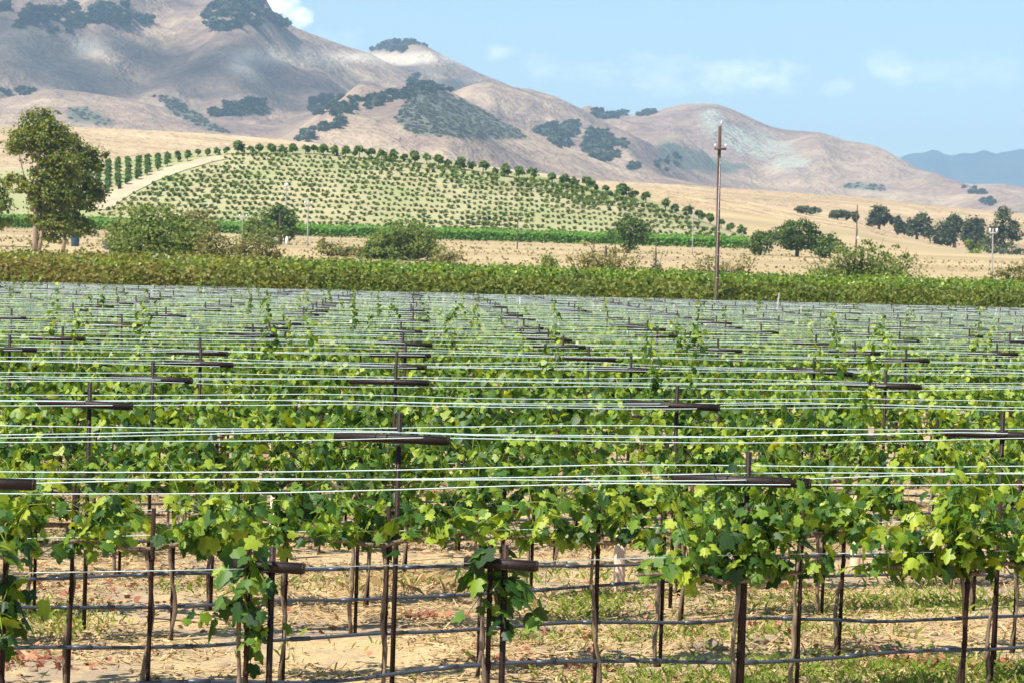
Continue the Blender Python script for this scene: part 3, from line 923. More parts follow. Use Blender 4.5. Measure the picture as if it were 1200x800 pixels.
mb = MB()
pp = []
for (px_, py_, nn, sx, sy) in ((22, 775, 170, .20, .16), (60, 690, 90, .4, .25), (170, 640, 90, .5, .3), (165, 710, 60, .3, .2), (640, 780, 130, .32, .14), (498, 724, 70, .10, .08), (1050, 772, 110, .14, .10), (1085, 778, 110, .12, .10), (1180, 782, 100, .25, .12),
                               (845, 735, 80, .3, .15), (900, 690, 60, .4, .2), (690, 745, 40, .2, .1), (260, 730, 50, .25, .15), (1120, 640, 110, .6, .4), (470, 640, 60, .5, .3)):
    h = hit(px_, py_, 8, 60)
    nn = int(nn * .55); pp.append(np.stack([h[0] + RNG.normal(0, sx, nn), h[1] + RNG.normal(0, sy, nn)], 1))
xs, ys_ = scatter(700, 12, 34); pp.append(np.stack([xs, ys_], 1))
q = np.concatenate(pp); n = len(q); a = RNG.uniform(0, 2 * math.pi, n)
V, F = leaves(np.stack([q[:, 0], q[:, 1], Z(q[:, 0], q[:, 1]) + RNG.uniform(.01, .05, n)], 1), np.stack([RNG.normal(0, .6, n), RNG.normal(0, .6, n), np.ones(n)], 1), np.stack([np.cos(a), np.sin(a), RNG.normal(0, .2, n)], 1), RNG.uniform(.025, .06, n), 0)
mb.add(V, F)
tag(mb.build('fallen_leaves', M['redleaf']), 'reddish dry vine leaves fallen in small drifts on the soil', 'leaves', None, 'stuff')

mb = MB()
import itertools
ICO = np.array([(0, 0, 1), (.894, 0, .447), (.276, .851, .447), (-.724, .526, .447), (-.724, -.526, .447), (.276, -.851, .447), (.724, .526, -.447), (-.276, .851, -.447), (-.894, 0, -.447), (-.276, -.851, -.447), (.724, -.526, -.447), (0, 0, -1)])
ICF = np.array([(0, 1, 2), (0, 2, 3), (0, 3, 4), (0, 4, 5), (0, 5, 1), (1, 6, 2), (2, 7, 3), (3, 8, 4), (4, 9, 5), (5, 10, 1), (6, 7, 2), (7, 8, 3), (8, 9, 4), (9, 10, 5), (10, 6, 1), (11, 7, 6), (11, 8, 7), (11, 9, 8), (11, 10, 9), (11, 6, 10)])
x, y = scatter(2600, 12, 30)
for xx, yy in zip(x, y):
    s = .009 + .022 * RNG.random() ** 3
    mb.add(ICO * RNG.uniform(.7, 1.3, (12, 1)) * [s * 1.3, s, s * .7] + [xx, yy, float(Z(xx, yy)) + s * .2], ICF)
for (px_, py_, s) in ((834, 757, .07), (822, 759, .06), (842, 760, .05), (905, 752, .07), (890, 753, .05), (1155, 765, .05), (638, 738, .05), (470, 735, .04)):
    h = hit(px_, py_, 8, 60)
    mb.add(ICO * RNG.uniform(.7, 1.3, (12, 1)) * [s * 1.3, s, s * .7] + h, ICF)
M['clod'] = plain('dark_soil_clod', (.25, .19, .13), .95, .1, 0, .35, 20)
tag(mb.build('soil_clods', M['clod']), 'brown clods and pebbles strewn over the bare ground', 'clods', None, 'stuff')

y = RNG.uniform(152, 392, 9000); x = RNG.uniform(-.27, .27, 9000) * y; n = 9000
kk = RNG.random(n) < sstep((fbm(x * .03, y * .06, 4) + .3) * 2.2); x, y = x[kk], y[kk]; n = len(x); a = RNG.uniform(0, 6.28, n)
sz = RNG.uniform(.12, .42, n) ** 1.0
V, F = leaves(np.stack([x, y, Z(x, y) - .03], 1), np.stack([np.cos(a), np.sin(a), np.full(n, .3)], 1), np.tile([0., 0, 1], (n, 1)) + RNG.normal(0, .3, (n, 3)), sz, 2)
M['field_grass'] = leaf_mat('field_grass', [(.14, .13, .05), (.24, .19, .085), (.36, .27, .14), (.46, .36, .20)], .2, (1.1, 1.1, .7), .8, .1, .2, True)
tag(mesh_obj('dry_grass', V, F, M['field_grass']), 'tufts of dry grass and weeds dotting the gold field beyond the vines', 'grass', None, 'stuff')

# ------------------------------------------------------------------ leafy vine block behind the trellis
BX = lambda d: (-.27 * d - 4, .27 * d + 4)


def leafy_row(dl, h, mat, name, label, group, per_m, size, zlo=.35, depth=.55, hfun=None):
    xL, xR = BX(dl)
    n = int((xR - xL) * per_m)
    x = RNG.uniform(xL, xR, n); y0 = dl + x * TT
    top = h * (1 + .15 * fbm(x * .9, np.full(n, dl), 3) + .05 * fbm(x * .2, np.full(n, dl + 50), 2))
    v = RNG.beta(1.6, 1.1, n)
    z = zlo + (top - zlo) * v
    wid = depth * (.55 + .45 * np.sin(np.clip(v, 0, 1) * math.pi)) * (1 + .5 * fbm(x * 1.6, z * 1.5 + dl, 3))
    sgn = np.where(RNG.random(n) < .62, -1, 1)
    off = sgn * wid * RNG.uniform(.55, 1.05, n)
    stray = RNG.random(n) < .035
    z = np.where(stray, top + RNG.uniform(0, .22, n), z); off = np.where(stray, off * .3, off)
    P = np.stack([x - off * ST, y0 + off * CT, Z(x, y0) + z], 1)
    nrm = np.stack([-sgn * ST * .5, sgn * CT * .5, np.full(n, .6)], 1) + RNG.normal(0, .45, (n, 3))
    tip = np.stack([np.zeros(n), sgn * .4, np.full(n, -.8)], 1) + RNG.normal(0, .4, (n, 3))
    V, F = leaves(P, nrm, tip, size * RNG.uniform(.6, 1.3, n), 2)
    t = thing(name, label, 'vine row', (0, dl, 0), 0, group)
    V[:, 1] -= dl
    o = mesh_obj('foliage', V, F, mat, t)
    for xx in (np.arange(xL, xR, 1.6) if zlo < .5 else ()):
        mb = MB()
        yy = xx * TT; zz = float(Z(xx, dl + yy))
        mb.tube([[xx, yy, zz], [xx + RNG.normal(0, .04), yy, zz + .6], [xx + RNG.normal(0, .06), yy, zz + 1.2]], [.04, .03, .02], 5)
        mb.build('trunk', M['trunk'], t)
    return t


NB = 17
for b in range(NB):
    dl = D0 + PER * (NTR - 1) + 4.2 + b * 3.5
    red = False
    if b == 0: lab = 'olive green hedge-like vine row standing right behind the last wires'
    elif b < 6: lab = f'leafy vine row showing only its top, {ORD[b + 1]} in the block behind the wires'
    else: lab = f'fresh green vine row, {ORD[b + 1]} in the block behind the wires'
    leafy_row(dl, 2.0 + .010 * b, M['block'] if b < 1 else (M['block_red'] if red else (M['block'] if b < 5 else M['block_green'])), 'vine_row', lab, 'leafy vine rows of the block behind the wires', [560, 260][b > 0], .115 if b < 2 else .15, .35 if b == 0 else 1.0)
# grey end posts in front of the block
mb = None
for i, px in enumerate((57, 178, 238, 328, 418, 520, 610, 696, 790, 940, 1065, 1168)):
    u, _ = ray(px, 345); dl = D0 + PER * (NTR - 1) + 3.2; y = dl / (1 - u * TT); x = u * y
    mb = MB(); hh = 1.35 + .2 * RNG.random(); mb.tube([[0, 0, -.1], [RNG.normal(0, .02), 0, hh]], .035, 7)
    o = mb.build('end_post', M['greypole']); o.location = (x, y, float(Z(x, y)))
    tag(o, f'short grey wooden post at the foot of the leafy block, {ORD[i + 1]} along it', 'post', 'grey posts at the foot of the leafy block')
u, _ = ray(907, 357); y = (D0 + PER * (NTR - 1) + 2.4) / (1 - u * TT); z0 = float(Z(u * y, y))
mb = MB(); mb.tube([[0, 0, -.05], [.2, .05, 1.9]], .032, 7)
o = mb.build('leaning_stake', M['greypole']); o.location = (u * y, y, z0); tag(o, 'whitish leaning stake in front of the leafy vine block', 'stake')

# green vine strips at the foot of the vineyard hill
for i, dl in enumerate((398, 406, 414, 422, 430, 438)):
    n = 14000; uR = ray(878, 290)[0]
    x = RNG.uniform(-.26 * dl, uR * dl, n); yv = dl + x * .05
    v = RNG.random(n) ** .7; z = .2 + 1.5 * v * (1 + .25 * fbm(x * .5, np.full(n, dl), 3)); sg = np.where(RNG.random(n) < .6, -1, 1)
    P = np.stack([x, yv + sg * RNG.uniform(.2, .7, n), Z(x, yv) + z], 1)
    V, F = leaves(P, np.stack([np.zeros(n), sg * .4, np.full(n, .7)], 1) + RNG.normal(0, .4, (n, 3)), RNG.normal(0, 1, (n, 3)), .42, 2)
    o = mesh_obj('vine_row', V, F, M['green_row'])
    tag(o, f'bright green vine strip at the foot of the dotted hill, {ORD[i + 1]} from nearest', 'vine row', 'bright vine strips at the foot of the hill')


# ------------------------------------------------------------------ trees and bushes
def lobe_leaves(lobes, n, size, clump=.28, lod=2, hollow=.5, droop=0.0, full=False):
    vol = np.array([l[3] * l[4] * l[5] for l in lobes]) ** .67; vol /= vol.sum()
    PP, NN = [], []
    for l, f in zip(lobes, vol):
        m = max(20, int(n * f)); nc = max(5, m // 26)
        d = RNG.normal(0, 1, (nc, 3)); d /= np.linalg.norm(d, axis=1)[:, None]
        if not full: d[:, 2] = np.where(d[:, 2] < -.55, -d[:, 2], d[:, 2])
        r = RNG.uniform(hollow, 1.0, nc)[:, None] ** .7
        cc = d * r; rad = np.array(l[3:6])
        idx = RNG.integers(0, nc, m)
        g = RNG.normal(0, 1, (m, 3)) * clump * [1, 1, .7]
        p = (cc[idx] + g * RNG.uniform(.5, 1.2, (nc, 1))[idx]) * rad + np.array(l[:3])
        PP.append(p); NN.append(d[idx] * .6 + [0, 0, .5] + RNG.normal(0, .45, (m, 3)))
    P = np.concatenate(PP); N = np.concatenate(NN)
    P[:, 2] = np.maximum(P[:, 2], .05)
    tip = RNG.normal(0, 1, P.shape) + [0, 0, -droop]
    return leaves(P, N, tip, size * RNG.uniform(.6, 1.3, len(P)), lod)


def tree(name, label, cat, px, py, lobes_px, mat, n, size_px, trunk=None, bark='bark', group=None, d0=140, d1=1200, clump=.28, hollow=.5, droop=0, depth=None, bare=0):
    """base seen at (px, py); lobes (dx, dy up, rx, ry) in photograph pixels at that distance, given real depth"""
    h = hit(px, py, d0, d1) if depth is None else None
    if depth is not None:
        u, w = ray(px, py); h = np.array([u * depth, depth, float(Z(u * depth, depth))])
        # rest on the ground at that distance
    s = h[1] / FPX
    lift = max(0.0, (CAM_H + ray(px, py)[1] * h[1] - h[2]) / s)
    if cat == 'bush': lobes_px = [(a * 1.08, b * 1.15, c * 1.08, d * 1.12) for a, b, c, d in lobes_px]
    lobes_px = [(a, b + lift, c, d + (lift * .5 if b - d < 3 else 0)) for a, b, c, d in lobes_px]
    if cat == 'bush':
        lobes_px += [(a * 1.05, (b + d) * .38, c * .95, (b + d) * .40) for a, b, c, d in list(lobes_px) if b - d < .32 * max(q[1] for q in lobes_px) + lift]
        n = int(n * 1.4)
    lobes = []
    for (dx, dy, rx, ry) in lobes_px:
        lobes.append((dx * s, RNG.normal(0, .35) * rx * s, dy * s, rx * s, rx * s * RNG.uniform(.75, 1.05), ry * s))
    t = thing(name, label, cat, tuple(h), 0, group)
    V, F = lobe_leaves(lobes, n, size_px * s, clump, 2, hollow, droop, cat == 'bush' or name in ('broad_tree', 'rounded_bush'))
    mesh_obj('crown', V, F, mat, t)
    mb = MB()
    tr = trunk or [(0, 0, max(1.2, .06 * max(l[1] + l[3] for l in lobes_px)))]
    for (dx, topdx, rp) in tr:
        top = max(l[1] for l in lobes_px)
        k = 8; tt = np.linspace(0, 1, k)
        w = np.cumsum(RNG.normal(0, .5, k)) * s * .6
        pl = np.stack([(dx + (topdx - dx) * tt) * s + w, np.cumsum(RNG.normal(0, .3, k)) * s * .5, tt * top * s - .1], 1)
        mb.tube(pl, np.linspace(rp, rp * .35, k) * s, 8)
        for l in lobes[:8]:
            j = int(RNG.integers(2, 6)); a = pl[j]; b = np.array(l[:3]) + [0, 0, l[5] * .2]
            if b[2] > a[2] - 1:
                mid = (a + b) / 2 + [0, 0, -.06 * np.linalg.norm(b - a)]
                mb.tube([a, mid, b], np.array([.4, .28, .1]) * rp * s, 6)
    for _ in range(bare):
        l = lobes[int(RNG.integers(0, len(lobes)))]
        b = np.array(l[:3]) + RNG.normal(0, .6, 3) * np.array(l[3:6]) + [0, 0, l[5] * 1.1]
        mb.tube([np.array([l[0] * .4, 0, .2]), (np.array([l[0] * .6, 0, .3]) + b) / 2, b], np.array([.8, .5, .2]) * s, 5)
    mb.build('trunk', M[bark], t)
    return t


tree('eucalyptus_tree', 'tall eucalyptus with pale trunk and layered olive crown', 'tree', 42, 293,
     [(0, 148, 22, 18), (-14, 128, 24, 16), (16, 132, 22, 20), (26, 112, 22, 18), (-24, 118, 16, 12), (2, 112, 18, 14), (-27, 80, 13, 10), (-12, 70, 16, 10), (14, 78, 22, 16), (12, 56, 22, 14), (28, 60, 18, 14), (22, 34, 20, 14), (34, 88, 16, 14), (30, 28, 14, 12), (-6, 36, 9, 8), (38, 60, 16, 14), (20, 18, 18, 12), (10, 132, 20, 16), (30, 96, 20, 18), (12, 92, 22, 18), (8, 70, 20, 16), (16, 48, 20, 14)],
     M['euc'], 15000, 3.0, [(-1, 1, 3.6), (2, 22, 2.6)], 'euc_bark', None, clump=.26, hollow=.45, droop=1, depth=205)
tree('eucalyptus_tree', 'rounder brownish eucalyptus leaning out behind the tall one', 'tree', 74, 293,
     [(8, 122, 17, 13), (26, 106, 18, 16), (16, 100, 18, 14), (10, 82, 22, 16), (30, 76, 12, 12), (38, 98, 9, 8), (4, 60, 20, 16), (26, 54, 17, 14), (6, 40, 14, 10), (46, 112, 4, 4), (18, 26, 18, 14), (30, 66, 16, 14)],
     M['euc'], 9000, 3.0, [(0, 10, 2.6)], 'euc_bark', None, clump=.28, hollow=.4, droop=1, depth=214)
tree('broad_tree', 'dark green rounded tree cut off at the picture edge beside the eucalyptus', 'tree', -8, 294, [(0, 72, 16, 14), (6, 56, 16, 16), (-10, 50, 20, 16), (8, 36, 14, 14)], M['willow'], 2600, 3.4, depth=232)
tree('willow_bush', 'wide billowing willow bush, the largest bush by the field', 'bush', 176, 297,
     [(-28, 16, 22, 18), (-14, 32, 24, 20), (8, 38, 26, 16), (22, 22, 30, 18), (44, 26, 20, 14), (-2, 14, 34, 14), (36, 10, 26, 10), (58, 14, 16, 10)], M['willow'], 7000, 3.2, depth=190, clump=.22, droop=1)
tree('willow_bush', 'yellowish rounded bush at the end of the wide willow', 'bush', 228, 295, [(0, 32, 18, 11), (12, 24, 12, 10), (-6, 20, 14, 10)], M['olive'], 1700, 3.0, depth=207)
tree('brush_thicket', 'low yellow green brush sloping down beside the willow bush', 'bush', 268, 299, [(0, 12, 22, 9), (26, 8, 22, 7), (-22, 12, 18, 10), (44, 5, 14, 5)], M['olive'], 2600, 2.8, depth=180)
tree('brush_thicket', 'brown dry brush under the wide willow bush beside the dark blue barrel', 'bush', 135, 293, [(0, 7, 15, 6), (14, 6, 10, 6)], M['olive'], 800, 2.6, depth=240)
tree('broad_tree', 'dark leaning tree with a lighter bush at its foot near the grey poles', 'tree', 328, 288, [(-4, 34, 18, 12), (8, 24, 12, 14), (-14, 26, 14, 10), (9, 10, 6, 10), (0, 40, 10, 7)], M['oak'], 2400, 2.8, depth=310)
tree('rounded_bush', 'light green bush in front of the dark leaning tree', 'bush', 303, 287, [(-6, 18, 12, 13), (8, 12, 14, 11), (-10, 8, 10, 8)], M['willow'], 1500, 2.6, depth=300)
tree('dry_brush', 'pale dry brush bush standing in the open gold field', 'bush', 385, 299, [(-4, 12, 12, 9), (12, 6, 18, 6), (30, 6, 14, 6)], M['olive'], 1100, 2.6, depth=252)
tree('rounded_bush', 'dense dark green dome bush in the middle of the field', 'bush', 470, 304, [(0, 26, 24, 16), (-22, 16, 18, 14), (20, 20, 20, 15), (-4, 12, 34, 12), (30, 8, 12, 9), (-30, 6, 12, 7)], M['willow'], 4600, 2.9, depth=246, clump=.22)
tree('dry_brush', 'low pale brush beside the dense dome bush', 'bush', 520, 306, [(0, 8, 14, 7), (12, 5, 10, 5)], M['olive'], 600, 2.4, depth=225)
tree('rounded_bush', 'small round green bush alone on the gold field', 'bush', 641, 317, [(0, 7, 10, 7), (3, 4, 10, 5)], M['willow'], 900, 2.2, depth=190)
tree('sparse_bush', 'sparse yellow green bush with ragged open branches', 'bush', 708, 321, [(-30, 12, 12, 7), (-14, 18, 16, 10), (2, 14, 18, 10), (22, 12, 18, 10), (-8, 6, 24, 8), (12, 26, 12, 5), (-18, 30, 8, 5)], M['olive'], 2600, 2.5, depth=172, clump=.3, bare=14)
tree('broad_tree', 'leaning bluish green tree in front of the hill rows', 'tree', 736, 294, [(-8, 22, 16, 12), (8, 24, 18, 14), (0, 32, 14, 8), (2, 12, 12, 10)], M['oak'], 2400, 2.6, depth=322)
tree('dry_brush', 'little grey dead shrub on the gold field', 'bush', 768, 321, [(0, 5, 7, 5)], M['scrub'], 260, 2.0, depth=178, bare=10)
tree('sparse_bush', 'pale sparse bush seen behind the foot of the utility pole', 'bush', 846, 330, [(-30, 10, 12, 10), (-14, 14, 16, 9), (6, 12, 16, 9), (26, 12, 14, 10), (-20, 22, 10, 6), (0, 4, 36, 7)], M['olive'], 1900, 2.5, depth=170, clump=.32, bare=16)
tree('rounded_bush', 'low round dark tree at the end of the bright vine strip', 'tree', 891, 298, [(0, 14, 16, 12), (4, 20, 12, 8), (-8, 8, 10, 7)], M['oak'], 1500, 2.6, depth=345)
tree('broad_tree', 'big round green tree at the foot of the golden slope', 'tree', 933, 298, [(0, 28, 20, 13), (-14, 22, 16, 13), (15, 20, 16, 13), (4, 14, 26, 11), (-4, 36, 10, 5)], M['oak'], 3600, 2.7, depth=340, clump=.22)
tree('rounded_bush', 'smaller round green tree tucked behind the big round one', 'tree', 972, 300, [(0, 18, 14, 8), (6, 12, 14, 9), (-8, 8, 12, 8)], M['oak'], 1400, 2.6, depth=335)
tree('large_bush', 'large spreading bush with bare twigs, tallest against the gold field', 'bush', 1008, 334,
     [(-32, 16, 22, 12), (-16, 28, 20, 14), (4, 24, 22, 16), (26, 20, 22, 14), (44, 16, 18, 12), (-44, 6, 18, 8), (10, 8, 50, 10), (30, 36, 12, 8), (8, 40, 12, 7), (52, 28, 10, 7)], M['willow'], 6500, 2.7, depth=165, clump=.27, bare=34)
tree('sparse_bush', 'olive bush at the picture edge rising over the leafy block', 'bush', 1180, 338, [(-16, 12, 14, 9), (4, 14, 18, 9), (20, 10, 16, 9), (10, 22, 12, 5)], M['olive'], 1700, 2.5, depth=162, clump=.3, bare=10)
# trees along the golden spur
sp = [(945, 249, [(0, 3, 12, 3), (10, 2, 8, 3)], 'low dark scrub high on the golden slope'), (982, 256, [(0, 4, 12, 4), (14, 3, 8, 4)], 'second patch of low dark scrub on the golden slope'),
      (1003, 259, [(0, 4, 2.4, 5)], 'thin pointed cypress beside the scrub on the slope'), (1030, 266, [(0, 12, 11, 11), (-6, 7, 8, 8), (10, 6, 8, 7)], 'grey green tree, first of the line down the golden slope'),
      (1052, 274, [(0, 10, 5, 10), (5, 5, 6, 6)], 'narrow dark tree in the line down the golden slope'), (1074, 282, [(-6, 12, 9, 13), (6, 16, 10, 15), (14, 8, 8, 10)], 'grey green clump of tall trees midway down the golden slope'),
      (1118, 294, [(-8, 18, 12, 18), (2, 26, 8, 14), (-12, 10, 10, 12)], 'dark pointed tree by the foot of the golden slope'), (1138, 297, [(0, 20, 13, 18), (6, 26, 8, 14), (8, 10, 14, 10)], 'broad dark tree beside the pointed one at the slope foot')]
for (x_, y_, lob, lab) in sp:
    tree('slope_tree', lab, 'tree', x_, y_, lob, M['dark_tree'], 500 + 60 * sum(l[2] * l[3] for l in lob) // 8, 2.6, None, 'bark', 'trees along the golden slope', depth=700, clump=.22)
tree('slope_tree', 'tallest ragged dark tree at the foot of the golden slope', 'tree', 1172, 302, [(0, 40, 12, 14), (12, 30, 14, 12), (-10, 24, 12, 10), (4, 18, 18, 12), (20, 24, 8, 8), (2, 52, 6, 6), (-4, 8, 20, 8)], M['dark_tree'], 2600, 2.6, [(0, 2, 1.6)], 'bark', 'trees along the golden slope', depth=560, clump=.3)
tree('rounded_bush', 'small light green bush before the dark trees at the slope foot', 'bush', 1141, 299, [(0, 10, 8, 8), (2, 6, 8, 5)], M['willow'], 600, 2.2, depth=520)
tree('hedge', 'low dark hedge running off beyond the ragged tallest tree', 'hedge', 1196, 302, [(-20, 5, 16, 4), (0, 5, 16, 5), (18, 5, 16, 5), (40, 5, 18, 5)], M['dark_tree'], 1200, 2.2, depth=545)

# ------------------------------------------------------------------ vineyard hill planting
def blob_mesh(n, size, squash=.9):
    V, F = lobe_leaves([(0, 0, .52, .42, .42, .45), (.08, 0, .7, .3, .3, .28)], n, size, .2, 2, .5)
    mb = MB(); mb.add(V, F); return mb


sap = [proto(f'crown:sap{i}', lambda: blob_mesh(70, .38), M['sapling']) for i in range(5)]
M['orchard'] = leaf_mat('orchard_leaf', [(.06, .12, .022), (.10, .175, .032), (.16, .24, .045), (.22, .29, .06)], .45, (1.1, 1.1, .6), .5, .25, .4)
orch = [proto(f'crown:orch{i}', lambda: blob_mesh(240, .24), M['orchard']) for i in range(5)]


def trunk_small():
    mb = MB(); mb.tube([[0, 0, -.1], [.01, 0, .3], [0, .01, .6]], [.05, .04, .03], 6); return mb


roadpx = to_px(ROADP)
ridge_y = lambda px: np.interp(px, [0, 100, 200, 280, 330, 400, 500, 600, 700, 760, 800, 850, 890], [200, 192, 181, 174.5, 173, 176.5, 186, 201.5, 219, 234, 248, 268, 281])
plants = []
yl = np.linspace(449, 538, 500)
for c in range(-165, 125):
    x0 = c * 1.05
    hz = Z(x0, yl) - np.interp(yl, GY, GZ) + x0 * .012 + .9
    for r_ in range(1, 36):
        j = np.argmax(hz > r_ * 1.10 + .45 * ((c * .5) % 1))
        if j == 0: continue
        plants.append((x0 + RNG.normal(0, .06), yl[j] + RNG.normal(0, .10)))
A = np.array(plants); Az = Z(A[:, 0], A[:, 1]); ppx, ppy = to_px(np.stack([A[:, 0], A[:, 1], Az], 1))
road_lim = np.interp(ppx, roadpx[0], roadpx[1], left=400, right=-50)
ok = (ppx > -30) & (ppx < 885) & (ppy < 277 + .021 * ppx) & (ppy > ridge_y(ppx) + 7) & ~((ppx < 268) & (ppy < road_lim + 7)) & (RNG.random(len(A)) > .07)
A, Az, ppx, ppy = A[ok], Az[ok], ppx[ok], ppy[ok]
big = np.clip(sstep((fbm(ppx * .012 + 3, ppy * .03, 3) + .1) * 3), 0, 1)
size = .80 + .28 * big + RNG.normal(0, .12, len(A)) + .3 * sstep((ppx - 380) / 60) * sstep((ridge_y(ppx) + 36 - ppy) / 24)
o_ = np.argsort(A[:, 1])
mb = MB(); cnt = 0
for q in o_:
    s = max(.5, size[q] * .82); i = int(q) % 5
    if cnt < 290:
        cnt += 1
        o = bpy.data.objects.new('orchard_sapling', sap[i]); COL.objects.link(o)
        o.location = (A[q, 0], A[q, 1], Az[q] - .1); o.scale = (s * 1.25, s, s); o.rotation_euler = (0, 0, ((q * 2.4) % .8) + (3.1416 if q % 2 else 0))
        tag(o, 'small round green sapling in the dotted rows low on the pale hill', 'sapling', 'saplings low on the dotted hill')
    else:
        V, F = me_arrays(sap[i]); a = ((q * 2.4) % .8) + (3.1416 if q % 2 else 0); c_, s_ = math.cos(a), math.sin(a)
        mb.add((V * [s * 1.25, s, s]) @ np.array([[c_, s_, 0], [-s_, c_, 0], [0, 0, 1]]) + [A[q, 0], A[q, 1], Az[q] - .1], F)
tag(mb.build('hillside_saplings', M['sapling']), 'mass of small round saplings dotting the upper pale hill', 'saplings', None, 'stuff')


def orchard(px, py, diam, label, group, d=None, i=0, tallk=1.0):
    if d is None:
        u, w = ray(px, py); dd = np.linspace(456, 541, 400); f = Z(u * dd, dd) - (CAM_H + w * dd); j = np.argmax(f > 0); d = dd[j] if f[j] > 0 else 539
        h = (u * d, d)
    else: h = d
    s = diam * h[1] / FPX * 1.05
    t = thing('orchard_tree', label, 'tree', (h[0], h[1], float(Z(h[0], h[1]))), RNG.uniform(0, 6), group)
    a = part('crown', orch[i % 5], t); b = part('trunk', proto('trunk:orch', trunk_small, M['bark']), t)
    t.scale = (s, s, s * tallk)


crest = [(279, 181, 15), (293, 181, 9), (303, 181, 11), (318, 181, 12), (331, 181, 10), (343, 181, 12), (358, 181, 10), (368, 181, 10), (379, 182, 12), (392, 183, 11), (405, 184, 12), (421, 186, 14), (435, 187, 12), (447, 188, 12), (461, 189, 12), (474, 190, 9), (486, 192, 14), (500, 193, 12), (514, 195, 13), (525, 197, 9), (540, 199, 14), (554, 201, 11), (566, 203, 13), (580, 205, 8), (592, 207, 13), (608, 209, 13), (622, 211, 13), (647, 216, 12), (662, 218, 13), (673, 220, 11), (688, 223, 15), (697, 225, 9), (709, 227, 9), (728, 231, 15), (734, 232, 13), (744, 234, 10), (757, 238, 12), (780, 247, 13), (791, 250, 10), (806, 254, 12), (819, 259, 12), (832, 263, 12), (845, 268, 10), (856, 272, 10), (869, 276, 11)]
for i, (x_, y_, dm) in enumerate(crest):
    orchard(x_, y_, dm, f'round green orchard tree on the hill crest, {ORD[i + 1]} from the crest top', 'orchard trees on the hill crest', None, i)
# upright columns of young trees above the dirt track
ci = 0
for x_ in np.linspace(104, 266, 15):
    ytop = ridge_y(x_) + 2.5; ybot = np.interp(x_, roadpx[0], roadpx[1]) - 7
    ci += 1; m = 0
    if x_ < 113: ybot = 240
    for yy in np.arange(ytop, max(ybot, ytop + 1), 4.2):
        orchard(x_ + RNG.normal(0, .4) - (yy - ytop) * .03, yy + 3, 7.6, f'green orchard tree in the {ORD[ci]} column above the dirt track', f'orchard trees of the {ORD[ci]} column above the track', None, ci + m, 1.1); m += 1

# ------------------------------------------------------------------ oak groves and scrub on the hills
def grove(name, label, polys, n, rpx, mat, d0, d1, nl=70, flat=.8, keepfn=None):
    mb = MB(); got = 0; tries = 0
    bl = [me_arrays(proto(f'crown:{name}{i}{nl}', lambda: blob_mesh(nl, .42 if nl < 90 else .34), mat)) for i in range(4)]
    n = int(n * 1.35)
    while got < n and tries < n * 6:
        tries += 1
        poly = polys[tries % len(polys)]
        xs = [p[0] for p in poly]; ys = [p[1] for p in poly]
        a, b = RNG.uniform(min(xs), max(xs)), RNG.uniform(min(ys), max(ys))
        if not inpoly(np.array([a]), np.array([b]), poly)[0]: continue
        h = hit(a, b, d0, d1)
        if h is None: continue
        s = rpx * 2.3 * h[1] / FPX * RNG.uniform(.6, 1.35); V, F = bl[got % 4]; t = RNG.uniform(0, 6.28); c_, s_ = math.cos(t), math.sin(t)
        mb.add((V * [s, s, s * flat]) @ np.array([[c_, s_, 0], [-s_, c_, 0], [0, 0, 1]]) + [h[0], h[1], h[2] - s * .18], F); got += 1
    if got: tag(mb.build(name, mat), label, 'grove', None, 'stuff')


HO = M['hill_oak']
grove('oak_grove', 'dark oak grove spreading on the crest by the cloud', [[(236, 30), (243, 14), (262, -2), (300, 0), (318, 18), (322, 30), (290, 33), (268, 36), (248, 38)], [(318, 20), (334, 30), (326, 33)]], 95, 4.6, HO, 1900, 3400)
grove('oak_grove', 'dark oak grove of two lobes high on the big hill', [[(22, 34), (36, 6), (48, 12), (78, 12), (80, 22), (52, 30)], [(80, 22), (98, 24), (94, 32), (84, 30)]], 60, 4.6, HO, 1900, 3400)
grove('oak_grove', 'long oak grove beside the two-lobed one high on the hill', [[(102, 26), (108, 10), (130, 6), (146, 20), (182, 24), (178, 30), (130, 30)]], 60, 4.4, HO, 1900, 3400)
grove('oak_grove', 'few separate oaks dotting the upper hill', [[(54, 36), (68, 34), (66, 42), (56, 42)], [(74, 30), (84, 28), (82, 40), (76, 36)], [(80, 3), (90, 4), (88, 10), (80, 10)], [(140, 2), (150, 2), (148, 12), (141, 10)], [(0, 2), (8, 4), (8, 13), (0, 13)]], 16, 4.2, HO, 1900, 3400)
grove('oak_grove', 'small oak grove in a hollow of the nearer spur', [[(248, 138), (258, 128), (300, 118), (314, 126), (306, 134), (276, 140)]], 34, 4.6, HO, 1300, 3300)
grove('oak_grove', 'oak grove following the gully under the peak', [[(338, 166), (358, 154), (378, 150), (404, 140), (400, 148), (372, 158), (360, 168)]], 30, 3.8, HO, 1300, 3300)
grove('oak_grove', 'dark oaks along the top of the dark triangular slope', [[(360, 122), (378, 112), (420, 118), (470, 108), (488, 88), (515, 98), (530, 108), (490, 112), (440, 126), (390, 138), (362, 134)]], 110, 3.6, HO, 1300, 3400)
grove('oak_grove', 'oak cap on the pale second peak', [[(436, 60), (450, 52), (470, 46), (490, 49), (505, 55), (496, 57), (478, 56), (474, 63), (452, 61)]], 34, 3.4, HO, 2600, 4100)
grove('oak_grove', 'blue looking oak grove of three lobes in the valley', [[(622, 158), (634, 148), (648, 144), (658, 160), (672, 170), (678, 182), (650, 172)], [(660, 152), (672, 148), (676, 160), (664, 160)], [(688, 165), (690, 150), (704, 152), (716, 162), (734, 168), (732, 184), (716, 192), (694, 186), (680, 172)]], 120, 4.4, HO, 1300, 3600)
